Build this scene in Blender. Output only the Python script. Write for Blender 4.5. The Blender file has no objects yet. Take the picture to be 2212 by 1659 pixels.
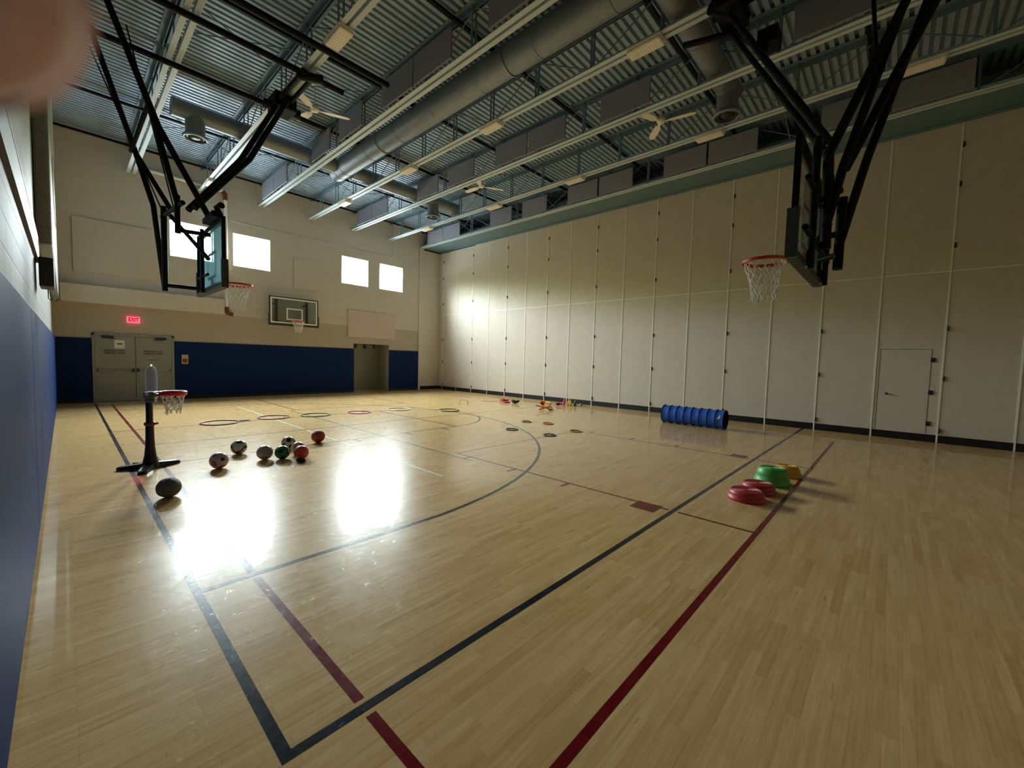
import bpy, bmesh, math, random
from mathutils import Vector, Matrix
random.seed(7)
PI = math.pi
SC = bpy.context.scene
COL = SC.collection

# ------------------------------------------------------------------ camera
CAM_H = 1.65
cam_d = bpy.data.cameras.new('camera'); cam = bpy.data.objects.new('camera', cam_d); COL.objects.link(cam)
yaw, pitch, roll = math.radians(47.3043), math.radians(-3.28485), math.radians(1.54389)
fwd = Vector((math.sin(yaw)*math.cos(pitch), math.cos(yaw)*math.cos(pitch), math.sin(pitch)))
rt0 = Vector((math.cos(yaw), -math.sin(yaw), 0)); up0 = rt0.cross(fwd)
rt = math.cos(roll)*rt0 + math.sin(roll)*up0; up = -math.sin(roll)*rt0 + math.cos(roll)*up0
cam.matrix_world = Matrix(((rt.x, up.x, -fwd.x, 0), (rt.y, up.y, -fwd.y, 0), (rt.z, up.z, -fwd.z, CAM_H), (0, 0, 0, 1)))
cam_d.sensor_fit = 'HORIZONTAL'; cam_d.sensor_width = 36.0; cam_d.lens = 36*891.1/2212
cam_d.clip_start = 0.002; cam_d.clip_end = 200
cam_d.dof.use_dof = True; cam_d.dof.focus_distance = 7.0; cam_d.dof.aperture_fstop = 7.5
SC.camera = cam

# ------------------------------------------------------------------ world, exposure
SKY = 240.0
w = bpy.data.worlds.new('sky'); SC.world = w; w.use_nodes = True
nt = w.node_tree; nt.nodes.clear()
n_o = nt.nodes.new('ShaderNodeOutputWorld'); n_b = nt.nodes.new('ShaderNodeBackground')
n_t = nt.nodes.new('ShaderNodeTexCoord'); n_s = nt.nodes.new('ShaderNodeSeparateXYZ'); n_r = nt.nodes.new('ShaderNodeValToRGB')
n_m = nt.nodes.new('ShaderNodeMath'); n_m.operation = 'MULTIPLY_ADD'; n_m.inputs[1].default_value = 0.5; n_m.inputs[2].default_value = 0.5
nt.links.new(n_t.outputs['Generated'], n_s.inputs[0]); nt.links.new(n_s.outputs['Z'], n_m.inputs[0]); nt.links.new(n_m.outputs[0], n_r.inputs[0])
cr = n_r.color_ramp
cr.elements[0].position = 0.30; cr.elements[0].color = (0.085, 0.095, 0.10, 1)
cr.elements[1].position = 1.0; cr.elements[1].color = (0.56, 0.66, 0.72, 1)
for p, c in ((0.42, (0.018, 0.019, 0.014, 1)), (0.515, (0.018, 0.020, 0.012, 1)), (0.553, (0.065, 0.085, 0.03, 1)), (0.588, (0.33, 0.365, 0.38, 1)), (0.66, (0.43, 0.48, 0.50, 1)), (0.80, (0.53, 0.60, 0.64, 1))):
    e = cr.elements.new(p); e.color = c
n_b.inputs['Strength'].default_value = SKY
n_x = nt.nodes.new('ShaderNodeMapRange'); n_x.inputs['From Min'].default_value = -1; n_x.inputs['From Max'].default_value = 1     # added dimming of the sky ahead and left, to darken the near partition
n_a = nt.nodes.new('ShaderNodeValToRGB'); ae = n_a.color_ramp.elements; ae[0].position = 0.0; ae[0].color = (0.72, 0.72, 0.72, 1); ae[1].position = 1.0; ae[1].color = (1, 1, 1, 1)
for p, v in ((0.14, 0.75), (0.25, 0.55), (0.46, 0.52), (0.54, 1.0)):
    e = ae.new(p); e.color = (v, v, v, 1)
n_k = nt.nodes.new('ShaderNodeMix'); n_k.data_type = 'RGBA'; n_k.blend_type = 'MULTIPLY'; n_k.inputs['Factor'].default_value = 1.0
nt.links.new(n_s.outputs['X'], n_x.inputs[0]); nt.links.new(n_x.outputs[0], n_a.inputs[0]); nt.links.new(n_r.outputs[0], n_k.inputs['A']); nt.links.new(n_a.outputs[0], n_k.inputs['B'])
nt.links.new(n_k.outputs['Result'], n_b.inputs[0]); nt.links.new(n_b.outputs[0], n_o.inputs[0])
vs = SC.view_settings
vs.view_transform = 'Standard'; vs.look = 'None'; vs.exposure = 1.0; vs.gamma = 1.0; vs.use_curve_mapping = False
cy = SC.cycles
cy.max_bounces = 14; cy.diffuse_bounces = 8; cy.glossy_bounces = 6; cy.transmission_bounces = 8; cy.transparent_max_bounces = 12
cy.use_denoising = True; cy.sample_clamp_indirect = 12.0; cy.caustics_reflective = False; cy.caustics_refractive = False

# ------------------------------------------------------------------ room numbers (metres)
XL, XR, YF, YB = -0.23, 13.71, 18.12, -4.2      # left wall, folding partition, far wall, wall behind
ZB, ZD = 7.24, 8.07                             # truss bottom, roof deck
PITCH = 1.83
JX = [1.55 + PITCH*i for i in range(7)]         # truss lines
WINX = [(2.46, 3.72), (4.28, 5.54), (8.36, 9.63), (10.19, 11.46)]
WZ0, WZ1 = 4.85, 6.07
for i, (a, b) in enumerate(WINX):               # light portals filling the four window openings
    ld = bpy.data.lights.new('window_portal', 'AREA'); ld.shape = 'RECTANGLE'; ld.size = b-a; ld.size_y = WZ1-WZ0
    ld.cycles.is_portal = True
    lo = bpy.data.objects.new('window_portal', ld); COL.objects.link(lo)
    lo.location = ((a+b)/2, YF+0.27, (WZ0+WZ1)/2); lo.rotation_euler = (-PI/2, 0, 0)

# ------------------------------------------------------------------ materials
def lin(c):
    return tuple(((v/255)/12.92 if v/255 <= 0.04045 else (((v/255)+0.055)/1.055)**2.4) for v in c)
MATS = {}
def mat(name, rgb, rough=0.5, metal=0.0, spec=0.5, var=0.06, scale=30.0, bump=0.0, bscale=200.0, coat=0.0, emit=None, estr=0.0, sss=0.0):
    if name in MATS: return MATS[name]
    m = bpy.data.materials.new(name); m.use_nodes = True; MATS[name] = m
    t = m.node_tree; b = t.nodes['Principled BSDF']
    c = lin(rgb)
    tc = t.nodes.new('ShaderNodeTexCoord'); nz = t.nodes.new('ShaderNodeTexNoise'); nz.inputs['Scale'].default_value = scale; nz.inputs['Detail'].default_value = 3
    t.links.new(tc.outputs['Object'], nz.inputs['Vector'])
    rp = t.nodes.new('ShaderNodeValToRGB'); rp.color_ramp.elements[0].position = 0.3; rp.color_ramp.elements[1].position = 0.7
    rp.color_ramp.elements[0].color = tuple(max(0, v*(1-var)) for v in c)+(1,); rp.color_ramp.elements[1].color = tuple(min(1, v*(1+var)) for v in c)+(1,)
    t.links.new(nz.outputs['Fac'], rp.inputs[0]); t.links.new(rp.outputs[0], b.inputs['Base Color'])
    b.inputs['Roughness'].default_value = rough; b.inputs['Metallic'].default_value = metal; b.inputs['Specular IOR Level'].default_value = spec
    b.inputs['Coat Weight'].default_value = coat; b.inputs['Coat Roughness'].default_value = 0.1
    if sss: b.inputs['Subsurface Weight'].default_value = sss; b.inputs['Subsurface Radius'].default_value = (0.008, 0.003, 0.0015); b.inputs['Subsurface Scale'].default_value = 1.0
    if emit: b.inputs['Emission Color'].default_value = lin(emit)+(1,); b.inputs['Emission Strength'].default_value = estr
    if bump:
        n2 = t.nodes.new('ShaderNodeTexNoise'); n2.inputs['Scale'].default_value = bscale; n2.inputs['Detail'].default_value = 2
        bp = t.nodes.new('ShaderNodeBump'); bp.inputs['Strength'].default_value = bump; bp.inputs['Distance'].default_value = 0.01
        t.links.new(tc.outputs['Object'], n2.inputs['Vector']); t.links.new(n2.outputs['Fac'], bp.inputs['Height']); t.links.new(bp.outputs[0], b.inputs['Normal'])
    return m

def mat_block(name, hi, lo, split, axis, rough, bump, spec=0.5):
    """painted concrete block: two paint colours meeting at a height, block joints as bump"""
    m = bpy.data.materials.new(name); m.use_nodes = True; t = m.node_tree; b = t.nodes['Principled BSDF']
    tc = t.nodes.new('ShaderNodeTexCoord'); sp = t.nodes.new('ShaderNodeSeparateXYZ'); cb = t.nodes.new('ShaderNodeCombineXYZ')
    t.links.new(tc.outputs['Object'], sp.inputs[0]); t.links.new(sp.outputs[axis], cb.inputs[0]); t.links.new(sp.outputs['Z'], cb.inputs[1])
    br = t.nodes.new('ShaderNodeTexBrick'); br.inputs['Scale'].default_value = 1; br.inputs['Brick Width'].default_value = 0.406; br.inputs['Row Height'].default_value = 0.203
    br.inputs['Mortar Size'].default_value = 0.008; br.inputs['Mortar Smooth'].default_value = 0.6; br.inputs['Color1'].default_value = (1,)*4; br.inputs['Color2'].default_value = (0.96,)*3+(1,); br.inputs['Mortar'].default_value = (0.9,)*3+(1,)
    t.links.new(cb.outputs[0], br.inputs['Vector'])
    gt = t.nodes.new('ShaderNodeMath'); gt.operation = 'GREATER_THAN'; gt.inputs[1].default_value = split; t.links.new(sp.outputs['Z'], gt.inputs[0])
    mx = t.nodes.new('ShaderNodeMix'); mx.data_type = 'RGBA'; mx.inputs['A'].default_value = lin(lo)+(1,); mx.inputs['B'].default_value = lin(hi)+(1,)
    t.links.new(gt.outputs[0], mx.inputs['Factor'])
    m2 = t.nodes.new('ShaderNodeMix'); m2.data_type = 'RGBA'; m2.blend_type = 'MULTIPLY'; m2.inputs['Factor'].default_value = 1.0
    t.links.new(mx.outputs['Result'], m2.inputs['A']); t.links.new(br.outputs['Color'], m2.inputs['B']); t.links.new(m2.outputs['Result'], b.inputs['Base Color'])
    nz = t.nodes.new('ShaderNodeTexNoise'); nz.inputs['Scale'].default_value = 60; nz.inputs['Detail'].default_value = 4; t.links.new(tc.outputs['Object'], nz.inputs['Vector'])
    b1 = t.nodes.new('ShaderNodeBump'); b1.invert = True; b1.inputs['Strength'].default_value = bump; b1.inputs['Distance'].default_value = 0.006; t.links.new(br.outputs['Fac'], b1.inputs['Height'])
    b2 = t.nodes.new('ShaderNodeBump'); b2.inputs['Strength'].default_value = bump*0.7; b2.inputs['Distance'].default_value = 0.004; t.links.new(nz.outputs['Fac'], b2.inputs['Height'])
    t.links.new(b1.outputs[0], b2.inputs['Normal']); t.links.new(b2.outputs[0], b.inputs['Normal'])
    b.inputs['Roughness'].default_value = rough; b.inputs['Specular IOR Level'].default_value = spec
    return m

def mat_floor():
    m = bpy.data.materials.new('maple_strip_floor'); m.use_nodes = True; t = m.node_tree; b = t.nodes['Principled BSDF']
    tc = t.nodes.new('ShaderNodeTexCoord')
    def brick(wd, rh, off, c1, c2, mort):
        mp = t.nodes.new('ShaderNodeMapping'); mp.inputs['Location'].default_value = off; t.links.new(tc.outputs['Object'], mp.inputs[0])
        br = t.nodes.new('ShaderNodeTexBrick'); br.inputs['Scale'].default_value = 1; br.inputs['Brick Width'].default_value = wd; br.inputs['Row Height'].default_value = rh
        br.offset = 0.37; br.offset_frequency = 3; br.squash = 0.62; br.squash_frequency = 4
        br.inputs['Mortar Size'].default_value = mort; br.inputs['Mortar Smooth'].default_value = 0.3; br.inputs['Bias'].default_value = 0.0
        br.inputs['Color1'].default_value = c1; br.inputs['Color2'].default_value = c2; br.inputs['Mortar'].default_value = tuple(v*0.72 for v in c1[:3])+(1,)
        t.links.new(mp.outputs[0], br.inputs['Vector']); return br
    A = brick(0.62, 0.057, (0, 0, 0), lin((196, 166, 122))+(1,), lin((176, 140, 92))+(1,), 0.0007)
    W = brick(0.62, 0.057, (0, 0, 0), (1, 1, 1, 1), (0, 0, 0, 1), 0.0)     # one random grey per strip
    rp = t.nodes.new('ShaderNodeValToRGB'); els = rp.color_ramp.elements
    els[0].position = 0.0; els[0].color = lin((210, 171, 113))+(1,); els[1].position = 1.0; els[1].color = lin((230, 195, 139))+(1,)
    for p, c in ((0.18, (218, 179, 121)), (0.45, (221, 184, 127)), (0.75, (225, 189, 132))):
        e = els.new(p); e.color = lin(c)+(1,)
    t.links.new(W.outputs['Color'], rp.inputs[0])
    # grain
    mp = t.nodes.new('ShaderNodeMapping'); mp.inputs['Scale'].default_value = (2.0, 40.0, 1.0); t.links.new(tc.outputs['Object'], mp.inputs[0])
    g = t.nodes.new('ShaderNodeTexNoise'); g.inputs['Scale'].default_value = 1.0; g.inputs['Detail'].default_value = 6; g.inputs['Roughness'].default_value = 0.65; t.links.new(mp.outputs[0], g.inputs['Vector'])
    gr = t.nodes.new('ShaderNodeValToRGB'); gr.color_ramp.elements[0].position = 0.3; gr.color_ramp.elements[0].color = (0.80, 0.76, 0.70, 1); gr.color_ramp.elements[1].position = 0.62; gr.color_ramp.elements[1].color = (1.04, 1.03, 1.02, 1)
    t.links.new(g.outputs['Fac'], gr.inputs[0])
    mx = t.nodes.new('ShaderNodeMix'); mx.data_type = 'RGBA'; mx.blend_type = 'MULTIPLY'; mx.inputs['Factor'].default_value = 1.0
    t.links.new(rp.outputs[0], mx.inputs['A']); t.links.new(gr.outputs[0], mx.inputs['B'])
    # dark mineral streaks
    mp2 = t.nodes.new('ShaderNodeMapping'); mp2.inputs['Scale'].default_value = (3.2, 24.0, 1.0); t.links.new(tc.outputs['Object'], mp2.inputs[0])
    k = t.nodes.new('ShaderNodeTexNoise'); k.inputs['Scale'].default_value = 1.0; k.inputs['Detail'].default_value = 2; t.links.new(mp2.outputs[0], k.inputs['Vector'])
    kr = t.nodes.new('ShaderNodeValToRGB'); kr.color_ramp.elements[0].position = 0.69; kr.color_ramp.elements[0].color = (1, 1, 1, 1); kr.color_ramp.elements[1].position = 0.80; kr.color_ramp.elements[1].color = (0.62, 0.52, 0.42, 1)
    t.links.new(k.outputs['Fac'], kr.inputs[0])
    m3 = t.nodes.new('ShaderNodeMix'); m3.data_type = 'RGBA'; m3.blend_type = 'MULTIPLY'; m3.inputs['Factor'].default_value = 1.0
    t.links.new(mx.outputs['Result'], m3.inputs['A']); t.links.new(kr.outputs[0], m3.inputs['B'])
    # thin joints
    m4 = t.nodes.new('ShaderNodeMix'); m4.data_type = 'RGBA'; m4.blend_type = 'MULTIPLY'
    ma = t.nodes.new('ShaderNodeMath'); ma.operation = 'MULTIPLY'; ma.inputs[1].default_value = 0.55; t.links.new(A.outputs['Fac'], ma.inputs[0]); t.links.new(ma.outputs[0], m4.inputs['Factor'])
    m4.inputs['B'].default_value = (0.35, 0.28, 0.2, 1); t.links.new(m3.outputs['Result'], m4.inputs['A'])
    t.links.new(m4.outputs['Result'], b.inputs['Base Color'])
    varnish(t, b, tc, W)
    return m

def varnish(t, b, tc, W=None):
    """worn gymnasium varnish: strip-to-strip tilt, ripples along the strips, scuffed gloss"""
    mp = t.nodes.new('ShaderNodeMapping'); mp.inputs['Scale'].default_value = (1.1, 17.5, 1.0); t.links.new(tc.outputs['Object'], mp.inputs[0])
    n = t.nodes.new('ShaderNodeTexNoise'); n.inputs['Scale'].default_value = 1.0; n.inputs['Detail'].default_value = 2.0; t.links.new(mp.outputs[0], n.inputs['Vector'])
    bp = t.nodes.new('ShaderNodeBump'); bp.inputs['Strength'].default_value = 0.12; bp.inputs['Distance'].default_value = 0.0022; t.links.new(n.outputs['Fac'], bp.inputs['Height'])
    s = t.nodes.new('ShaderNodeTexNoise'); s.inputs['Scale'].default_value = 9.0; s.inputs['Detail'].default_value = 8; s.inputs['Roughness'].default_value = 0.75; s.inputs['Distortion'].default_value = 1.5
    t.links.new(tc.outputs['Object'], s.inputs['Vector'])
    rr = t.nodes.new('ShaderNodeMapRange'); rr.inputs['From Min'].default_value = 0.35; rr.inputs['From Max'].default_value = 0.7; rr.inputs['To Min'].default_value = 0.24; rr.inputs['To Max'].default_value = 0.36
    t.links.new(s.outputs['Fac'], rr.inputs[0]); t.links.new(rr.outputs[0], b.inputs['Roughness'])
    def contour(sc, dist, wdt, brk):
        a = t.nodes.new('ShaderNodeTexNoise'); a.inputs['Scale'].default_value = sc; a.inputs['Detail'].default_value = 1.5; a.inputs['Distortion'].default_value = dist; t.links.new(tc.outputs['Object'], a.inputs['Vector'])
        m1 = t.nodes.new('ShaderNodeMath'); m1.operation = 'SUBTRACT'; m1.inputs[1].default_value = 0.5; t.links.new(a.outputs['Fac'], m1.inputs[0])
        m2 = t.nodes.new('ShaderNodeMath'); m2.operation = 'ABSOLUTE'; t.links.new(m1.outputs[0], m2.inputs[0])
        m3_ = t.nodes.new('ShaderNodeMath'); m3_.operation = 'LESS_THAN'; m3_.inputs[1].default_value = wdt; t.links.new(m2.outputs[0], m3_.inputs[0])
        k_ = t.nodes.new('ShaderNodeTexNoise'); k_.inputs['Scale'].default_value = brk; k_.inputs['Detail'].default_value = 1; t.links.new(tc.outputs['Object'], k_.inputs['Vector'])
        m4_ = t.nodes.new('ShaderNodeMath'); m4_.operation = 'GREATER_THAN'; m4_.inputs[1].default_value = 0.57; t.links.new(k_.outputs['Fac'], m4_.inputs[0])
        m5 = t.nodes.new('ShaderNodeMath'); m5.operation = 'MULTIPLY'; t.links.new(m3_.outputs[0], m5.inputs[0]); t.links.new(m4_.outputs[0], m5.inputs[1]); return m5
    c1, c2 = contour(3.5, 2.5, 0.0035, 7.0), contour(8.0, 0.8, 0.006, 12.0)
    mxs = t.nodes.new('ShaderNodeMath'); mxs.operation = 'MAXIMUM'; t.links.new(c1.outputs[0], mxs.inputs[0]); t.links.new(c2.outputs[0], mxs.inputs[1])
    sr = t.nodes.new('ShaderNodeMapRange'); sr.inputs['To Min'].default_value = 0.045; sr.inputs['To Max'].default_value = 0.30; t.links.new(mxs.outputs[0], sr.inputs[0]); t.links.new(sr.outputs[0], b.inputs['Coat Roughness'])
    t.links.new(bp.outputs[0], b.inputs['Normal']); b.inputs['Specular IOR Level'].default_value = 0.05
    b.inputs['Coat Weight'].default_value = 0.5; b.inputs['Coat IOR'].default_value = 1.42; t.links.new(bp.outputs[0], b.inputs['Coat Normal'])

def mat_line(name, rgb):
    m = bpy.data.materials.new(name); m.use_nodes = True; t = m.node_tree; b = t.nodes['Principled BSDF']
    tc = t.nodes.new('ShaderNodeTexCoord'); nz = t.nodes.new('ShaderNodeTexNoise'); nz.inputs['Scale'].default_value = 14; nz.inputs['Detail'].default_value = 4; t.links.new(tc.outputs['Object'], nz.inputs['Vector'])
    c = lin(rgb); rp = t.nodes.new('ShaderNodeValToRGB'); rp.color_ramp.elements[0].position = 0.35; rp.color_ramp.elements[1].position = 0.7
    rp.color_ramp.elements[0].color = tuple(v*0.9 for v in c)+(1,); rp.color_ramp.elements[1].color = tuple(min(1, v*1.15) for v in c)+(1,)
    t.links.new(nz.outputs['Fac'], rp.inputs[0]); t.links.new(rp.outputs[0], b.inputs['Base Color']); varnish(t, b, tc); return m

def mat_glass(name, tint, refl=0.12, body=None, bodyf=0.0):
    m = bpy.data.materials.new(name); m.use_nodes = True; t = m.node_tree; t.nodes.clear(); MATS[name] = m
    o = t.nodes.new('ShaderNodeOutputMaterial'); tr = t.nodes.new('ShaderNodeBsdfTransparent'); tr.inputs[0].default_value = tint+(1,)
    gl = t.nodes.new('ShaderNodeBsdfGlossy'); gl.inputs['Roughness'].default_value = 0.05; fr = t.nodes.new('ShaderNodeFresnel'); fr.inputs[0].default_value = 1.45
    mu = t.nodes.new('ShaderNodeMath'); mu.operation = 'MULTIPLY'; mu.inputs[1].default_value = refl/0.12; mu.use_clamp = True; t.links.new(fr.outputs[0], mu.inputs[0])
    gm = t.nodes.new('ShaderNodeNewGeometry'); iv = t.nodes.new('ShaderNodeMath'); iv.operation = 'SUBTRACT'; iv.inputs[0].default_value = 1.0; t.links.new(gm.outputs['Backfacing'], iv.inputs[1])
    m0 = t.nodes.new('ShaderNodeMath'); m0.operation = 'MULTIPLY'; t.links.new(mu.outputs[0], m0.inputs[0]); t.links.new(iv.outputs[0], m0.inputs[1]); mu = m0
    mx = t.nodes.new('ShaderNodeMixShader'); t.links.new(mu.outputs[0], mx.inputs[0]); t.links.new(tr.outputs[0], mx.inputs[1]); t.links.new(gl.outputs[0], mx.inputs[2])
    last = mx
    if bodyf:
        df = t.nodes.new('ShaderNodeBsdfDiffuse'); df.inputs[0].default_value = lin(body)+(1,)
        tl = t.nodes.new('ShaderNodeBsdfTranslucent'); tl.inputs[0].default_value = lin(body)+(1,)
        ad = t.nodes.new('ShaderNodeMixShader'); ad.inputs[0].default_value = 0.5; t.links.new(df.outputs[0], ad.inputs[1]); t.links.new(tl.outputs[0], ad.inputs[2])
        m2 = t.nodes.new('ShaderNodeMixShader'); m2.inputs[0].default_value = bodyf; t.links.new(mx.outputs[0], m2.inputs[1]); t.links.new(ad.outputs[0], m2.inputs[2]); last = m2
    t.links.new(last.outputs[0], o.inputs[0]); return m

M_FLOOR = mat_floor()
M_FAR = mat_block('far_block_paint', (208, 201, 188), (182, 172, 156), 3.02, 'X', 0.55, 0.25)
M_LEFT = mat_block('left_block_paint', (152, 151, 147), (152, 151, 147), 3.02, 'Y', 0.62, 0.9, 0.15)
M_BACK = mat_block('back_block_paint', (208, 201, 188), (182, 172, 156), 3.02, 'X', 0.55, 0.25)
M_BEIGE = mat('beige_paint', (208, 201, 188), 0.5, var=0.03, scale=6)
M_PART = mat('partition_vinyl', (210, 201, 187), 0.62, var=0.035, scale=4, bump=0.08, bscale=260)
M_SEAM = mat('seam_white', (246, 243, 234), 0.4, var=0.02)
M_BLACK = mat('black_vinyl', (16, 16, 18), 0.45, var=0.1)
M_BPIPE = mat('black_painted_steel', (11, 11, 13), 0.6, spec=0.2, var=0.15)
M_CHORD = mat('grey_green_steel', (198, 212, 218), 0.5, var=0.05)
M_TOPCH = mat('dark_grey_steel', (112, 132, 146), 0.55, var=0.06)
M_DECK = mat('deck_paint', (150, 170, 186), 0.45, var=0.05, scale=3)
M_TEAL = mat('teal_grey_steel', (100, 128, 138), 0.5, var=0.04)
M_GALV = mat('galvanised_steel', (132, 141, 148), 0.45, metal=0.35, var=0.10, scale=14)
M_BAFF = mat('grey_baffle_cloth', (144, 146, 160), 0.9, var=0.05, bump=0.1)
M_FAN = mat('cream_fan_paint', (244, 238, 224), 0.45, var=0.03)
M_LENS = mat('cream_lamp_lens', (246, 242, 230), 0.4, var=0.05, scale=60)
M_MAT = mat('blue_vinyl_pad', (20, 44, 92), 0.55, spec=0.05, var=0.08, scale=5, bump=0.06, bscale=30)
M_MATF = mat('blue_vinyl_pad_far', (15, 40, 84), 0.6, spec=0.1, var=0.05, scale=5)
M_DOOR = mat('grey_green_door_paint', (146, 149, 138), 0.45, var=0.03)
M_STEEL = mat('brushed_steel', (170, 170, 165), 0.3, metal=0.9, var=0.05)
M_DARK = mat('dark_metal', (36, 36, 38), 0.45, var=0.1)
M_WHITE = mat('white_paint', (228, 226, 216), 0.45, var=0.02)
M_NET = mat('white_cord', (226, 222, 210), 0.8, var=0.05)
M_RIM = mat('orange_red_rim', (196, 38, 24), 0.4, var=0.06)
M_PADG = mat('dark_grey_green_pad', (58, 66, 62), 0.55, var=0.06)
M_PINK = mat('pinkish_panel_cloth', (206, 188, 180), 0.85, var=0.03, bump=0.06)
M_TAN = mat('tan_panel_cloth', (205, 197, 185), 0.85, var=0.03, bump=0.06)
M_BROWN = mat('brown_board', (84, 72, 62), 0.6, var=0.06)
M_RUST = mat('rust_iron', (120, 62, 36), 0.6, var=0.15)
M_REDTXT = mat('dark_red_lettering', (96, 40, 32), 0.6)
M_PANE = mat_glass('window_glass', (0.96, 0.98, 0.97), 0.12)
M_BOARD = mat_glass('backboard_glass', (0.82, 0.86, 0.84), 0.12, (150, 152, 144), 0.16)
M_BOARD_BLUE = mat_glass('bluish_dusty_backboard_glass', (0.72, 0.88, 0.93), 0.12, (176, 226, 240), 0.55)  # left board's bright blue window light is put into the glass colour
M_CLEAR = mat_glass('clear_plastic', (0.82, 0.82, 0.84), 0.3, (190, 190, 195), 0.18)

# ------------------------------------------------------------------ mesh helper
class MB:
    def __init__(s): s.v = []; s.f = []; s.mi = []; s.sm = []
    def add(s, vs, fs, m=0, smooth=False):
        b = len(s.v); s.v += [Vector(v) for v in vs]
        for f in fs: s.f.append([i+b for i in f]); s.mi.append(m); s.sm.append(smooth)
        return s
    def box(s, a, b, m=0, bev=0.0):
        x0, y0, z0 = [min(p, q) for p, q in zip(a, b)]; x1, y1, z1 = [max(p, q) for p, q in zip(a, b)]
        if bev > 0:
            bm = bmesh.new(); bmesh.ops.create_cube(bm, size=1.0)
            for v in bm.verts: v.co = Vector((x0+(v.co.x+.5)*(x1-x0), y0+(v.co.y+.5)*(y1-y0), z0+(v.co.z+.5)*(z1-z0)))
            bmesh.ops.bevel(bm, geom=bm.edges[:], offset=bev, segments=2, profile=0.5, affect='EDGES')
            bm.verts.index_update(); s.add([v.co.copy() for v in bm.verts], [[v.index for v in f.verts] for f in bm.faces], m); bm.free(); return s
        return s.add([(x0,y0,z0),(x1,y0,z0),(x1,y1,z0),(x0,y1,z0),(x0,y0,z1),(x1,y0,z1),(x1,y1,z1),(x0,y1,z1)],
                     [(0,3,2,1),(4,5,6,7),(0,1,5,4),(1,2,6,5),(2,3,7,6),(3,0,4,7)], m)
    def tube(s, pts, r, n=8, m=0, closed=False, caps=True, smooth=True):
        pts = [Vector(p) for p in pts]; N = len(pts); rr = r if isinstance(r, (list, tuple)) else [r]*N
        rings = []; prev = None
        for i in range(N):
            if closed: d = pts[(i+1) % N]-pts[i-1]
            else: d = pts[min(i+1, N-1)]-pts[max(i-1, 0)]
            d.normalize()
            if prev is None:
                u = d.orthogonal().normalized()
                if abs(d.z) < 0.95: u = d.cross(Vector((0,0,1))).normalized()
            else:
                u = prev-d*prev.dot(d); u.normalize()
            prev = u; v = d.cross(u)
            rings.append([pts[i]+(math.cos(2*PI*k/n)*u+math.sin(2*PI*k/n)*v)*rr[i] for k in range(n)])
        vs = [p for R in rings for p in R]; fs = []
        for i in range(N if closed else N-1):
            j = (i+1) % N
            for k in range(n): fs.append((i*n+k, i*n+(k+1) % n, j*n+(k+1) % n, j*n+k))
        s.add(vs, fs, m, smooth)
        if caps and not closed: s.add(rings[0], [list(range(n))[::-1]], m); s.add(rings[-1], [list(range(n))], m)
        return s
    def bar(s, p, q, wd, ht, m=0, upv=(0,0,1)):
        """square bar between two points"""
        p, q = Vector(p), Vector(q); d = (q-p).normalized(); u = d.cross(Vector(upv))
        if u.length < 1e-4: u = d.cross(Vector((1,0,0)))
        u.normalize(); v = u.cross(d); vs = []
        for c in (p, q):
            for a, b in ((-1,-1),(1,-1),(1,1),(-1,1)): vs.append(c+u*a*wd/2+v*b*ht/2)
        return s.add(vs, [(0,1,2,3),(7,6,5,4),(0,4,5,1),(1,5,6,2),(2,6,7,3),(3,7,4,0)], m)
    def lathe(s, prof, c=(0,0,0), n=32, m=0, smooth=True, M=None):
        vs = []; fs = []; c = Vector(c)
        for r, z in prof:
            for k in range(n):
                p = Vector((r*math.cos(2*PI*k/n), r*math.sin(2*PI*k/n), z)); vs.append((M @ p if M else p)+c)
        for i in range(len(prof)-1):
            for k in range(n): fs.append((i*n+k, i*n+(k+1) % n, (i+1)*n+(k+1) % n, (i+1)*n+k))
        return s.add(vs, fs, m, smooth)
    def prism(s, poly, d, m=0):
        """polygon (3-D points) pushed along d"""
        n = len(poly); d = Vector(d); vs = [Vector(p) for p in poly]+[Vector(p)+d for p in poly]
        fs = [list(range(n))[::-1], list(range(n, 2*n))]+[(i, (i+1) % n, n+(i+1) % n, n+i) for i in range(n)]
        return s.add(vs, fs, m)
    def build(s, name, mats, parent=None, origin=None, **props):
        me = bpy.data.meshes.new(name); L = Vector((0,0,0))
        if parent is not None: L = world_loc(parent)
        elif origin is not None: L = Vector(origin)
        if parent is not None and origin is not None: O = Vector(origin)
        else: O = L
        me.from_pydata([v-O for v in s.v], [], s.f)
        for m in (mats if isinstance(mats, (list, tuple)) else [mats]): me.materials.append(m)
        me.polygons.foreach_set('material_index', s.mi); me.polygons.foreach_set('use_smooth', s.sm)
        me.validate(); me.update()
        o = bpy.data.objects.new(name, me); COL.objects.link(o)
        if parent is not None: o.parent = parent; o.location = O-L
        else: o.location = O
        for k, v in props.items(): o[k] = v
        return o
def world_loc(o):
    L = Vector(o.location)
    while o.parent: o = o.parent; L += o.location
    return L
def thing(name, label, cat, loc=(0,0,0), group=None):
    o = bpy.data.objects.new(name, None); o.empty_display_size = 0.1; COL.objects.link(o); o.location = loc
    o['label'] = label; o['category'] = cat
    if group: o['group'] = group
    return o
def tag(o, label, cat, group=None):
    o['label'] = label; o['category'] = cat
    if group: o['group'] = group
    return o
def struct(mb, name, mats, parent=None, origin=None):
    o = mb.build(name, mats, parent, origin)
    if parent is None: o['kind'] = 'structure'
    return o
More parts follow.
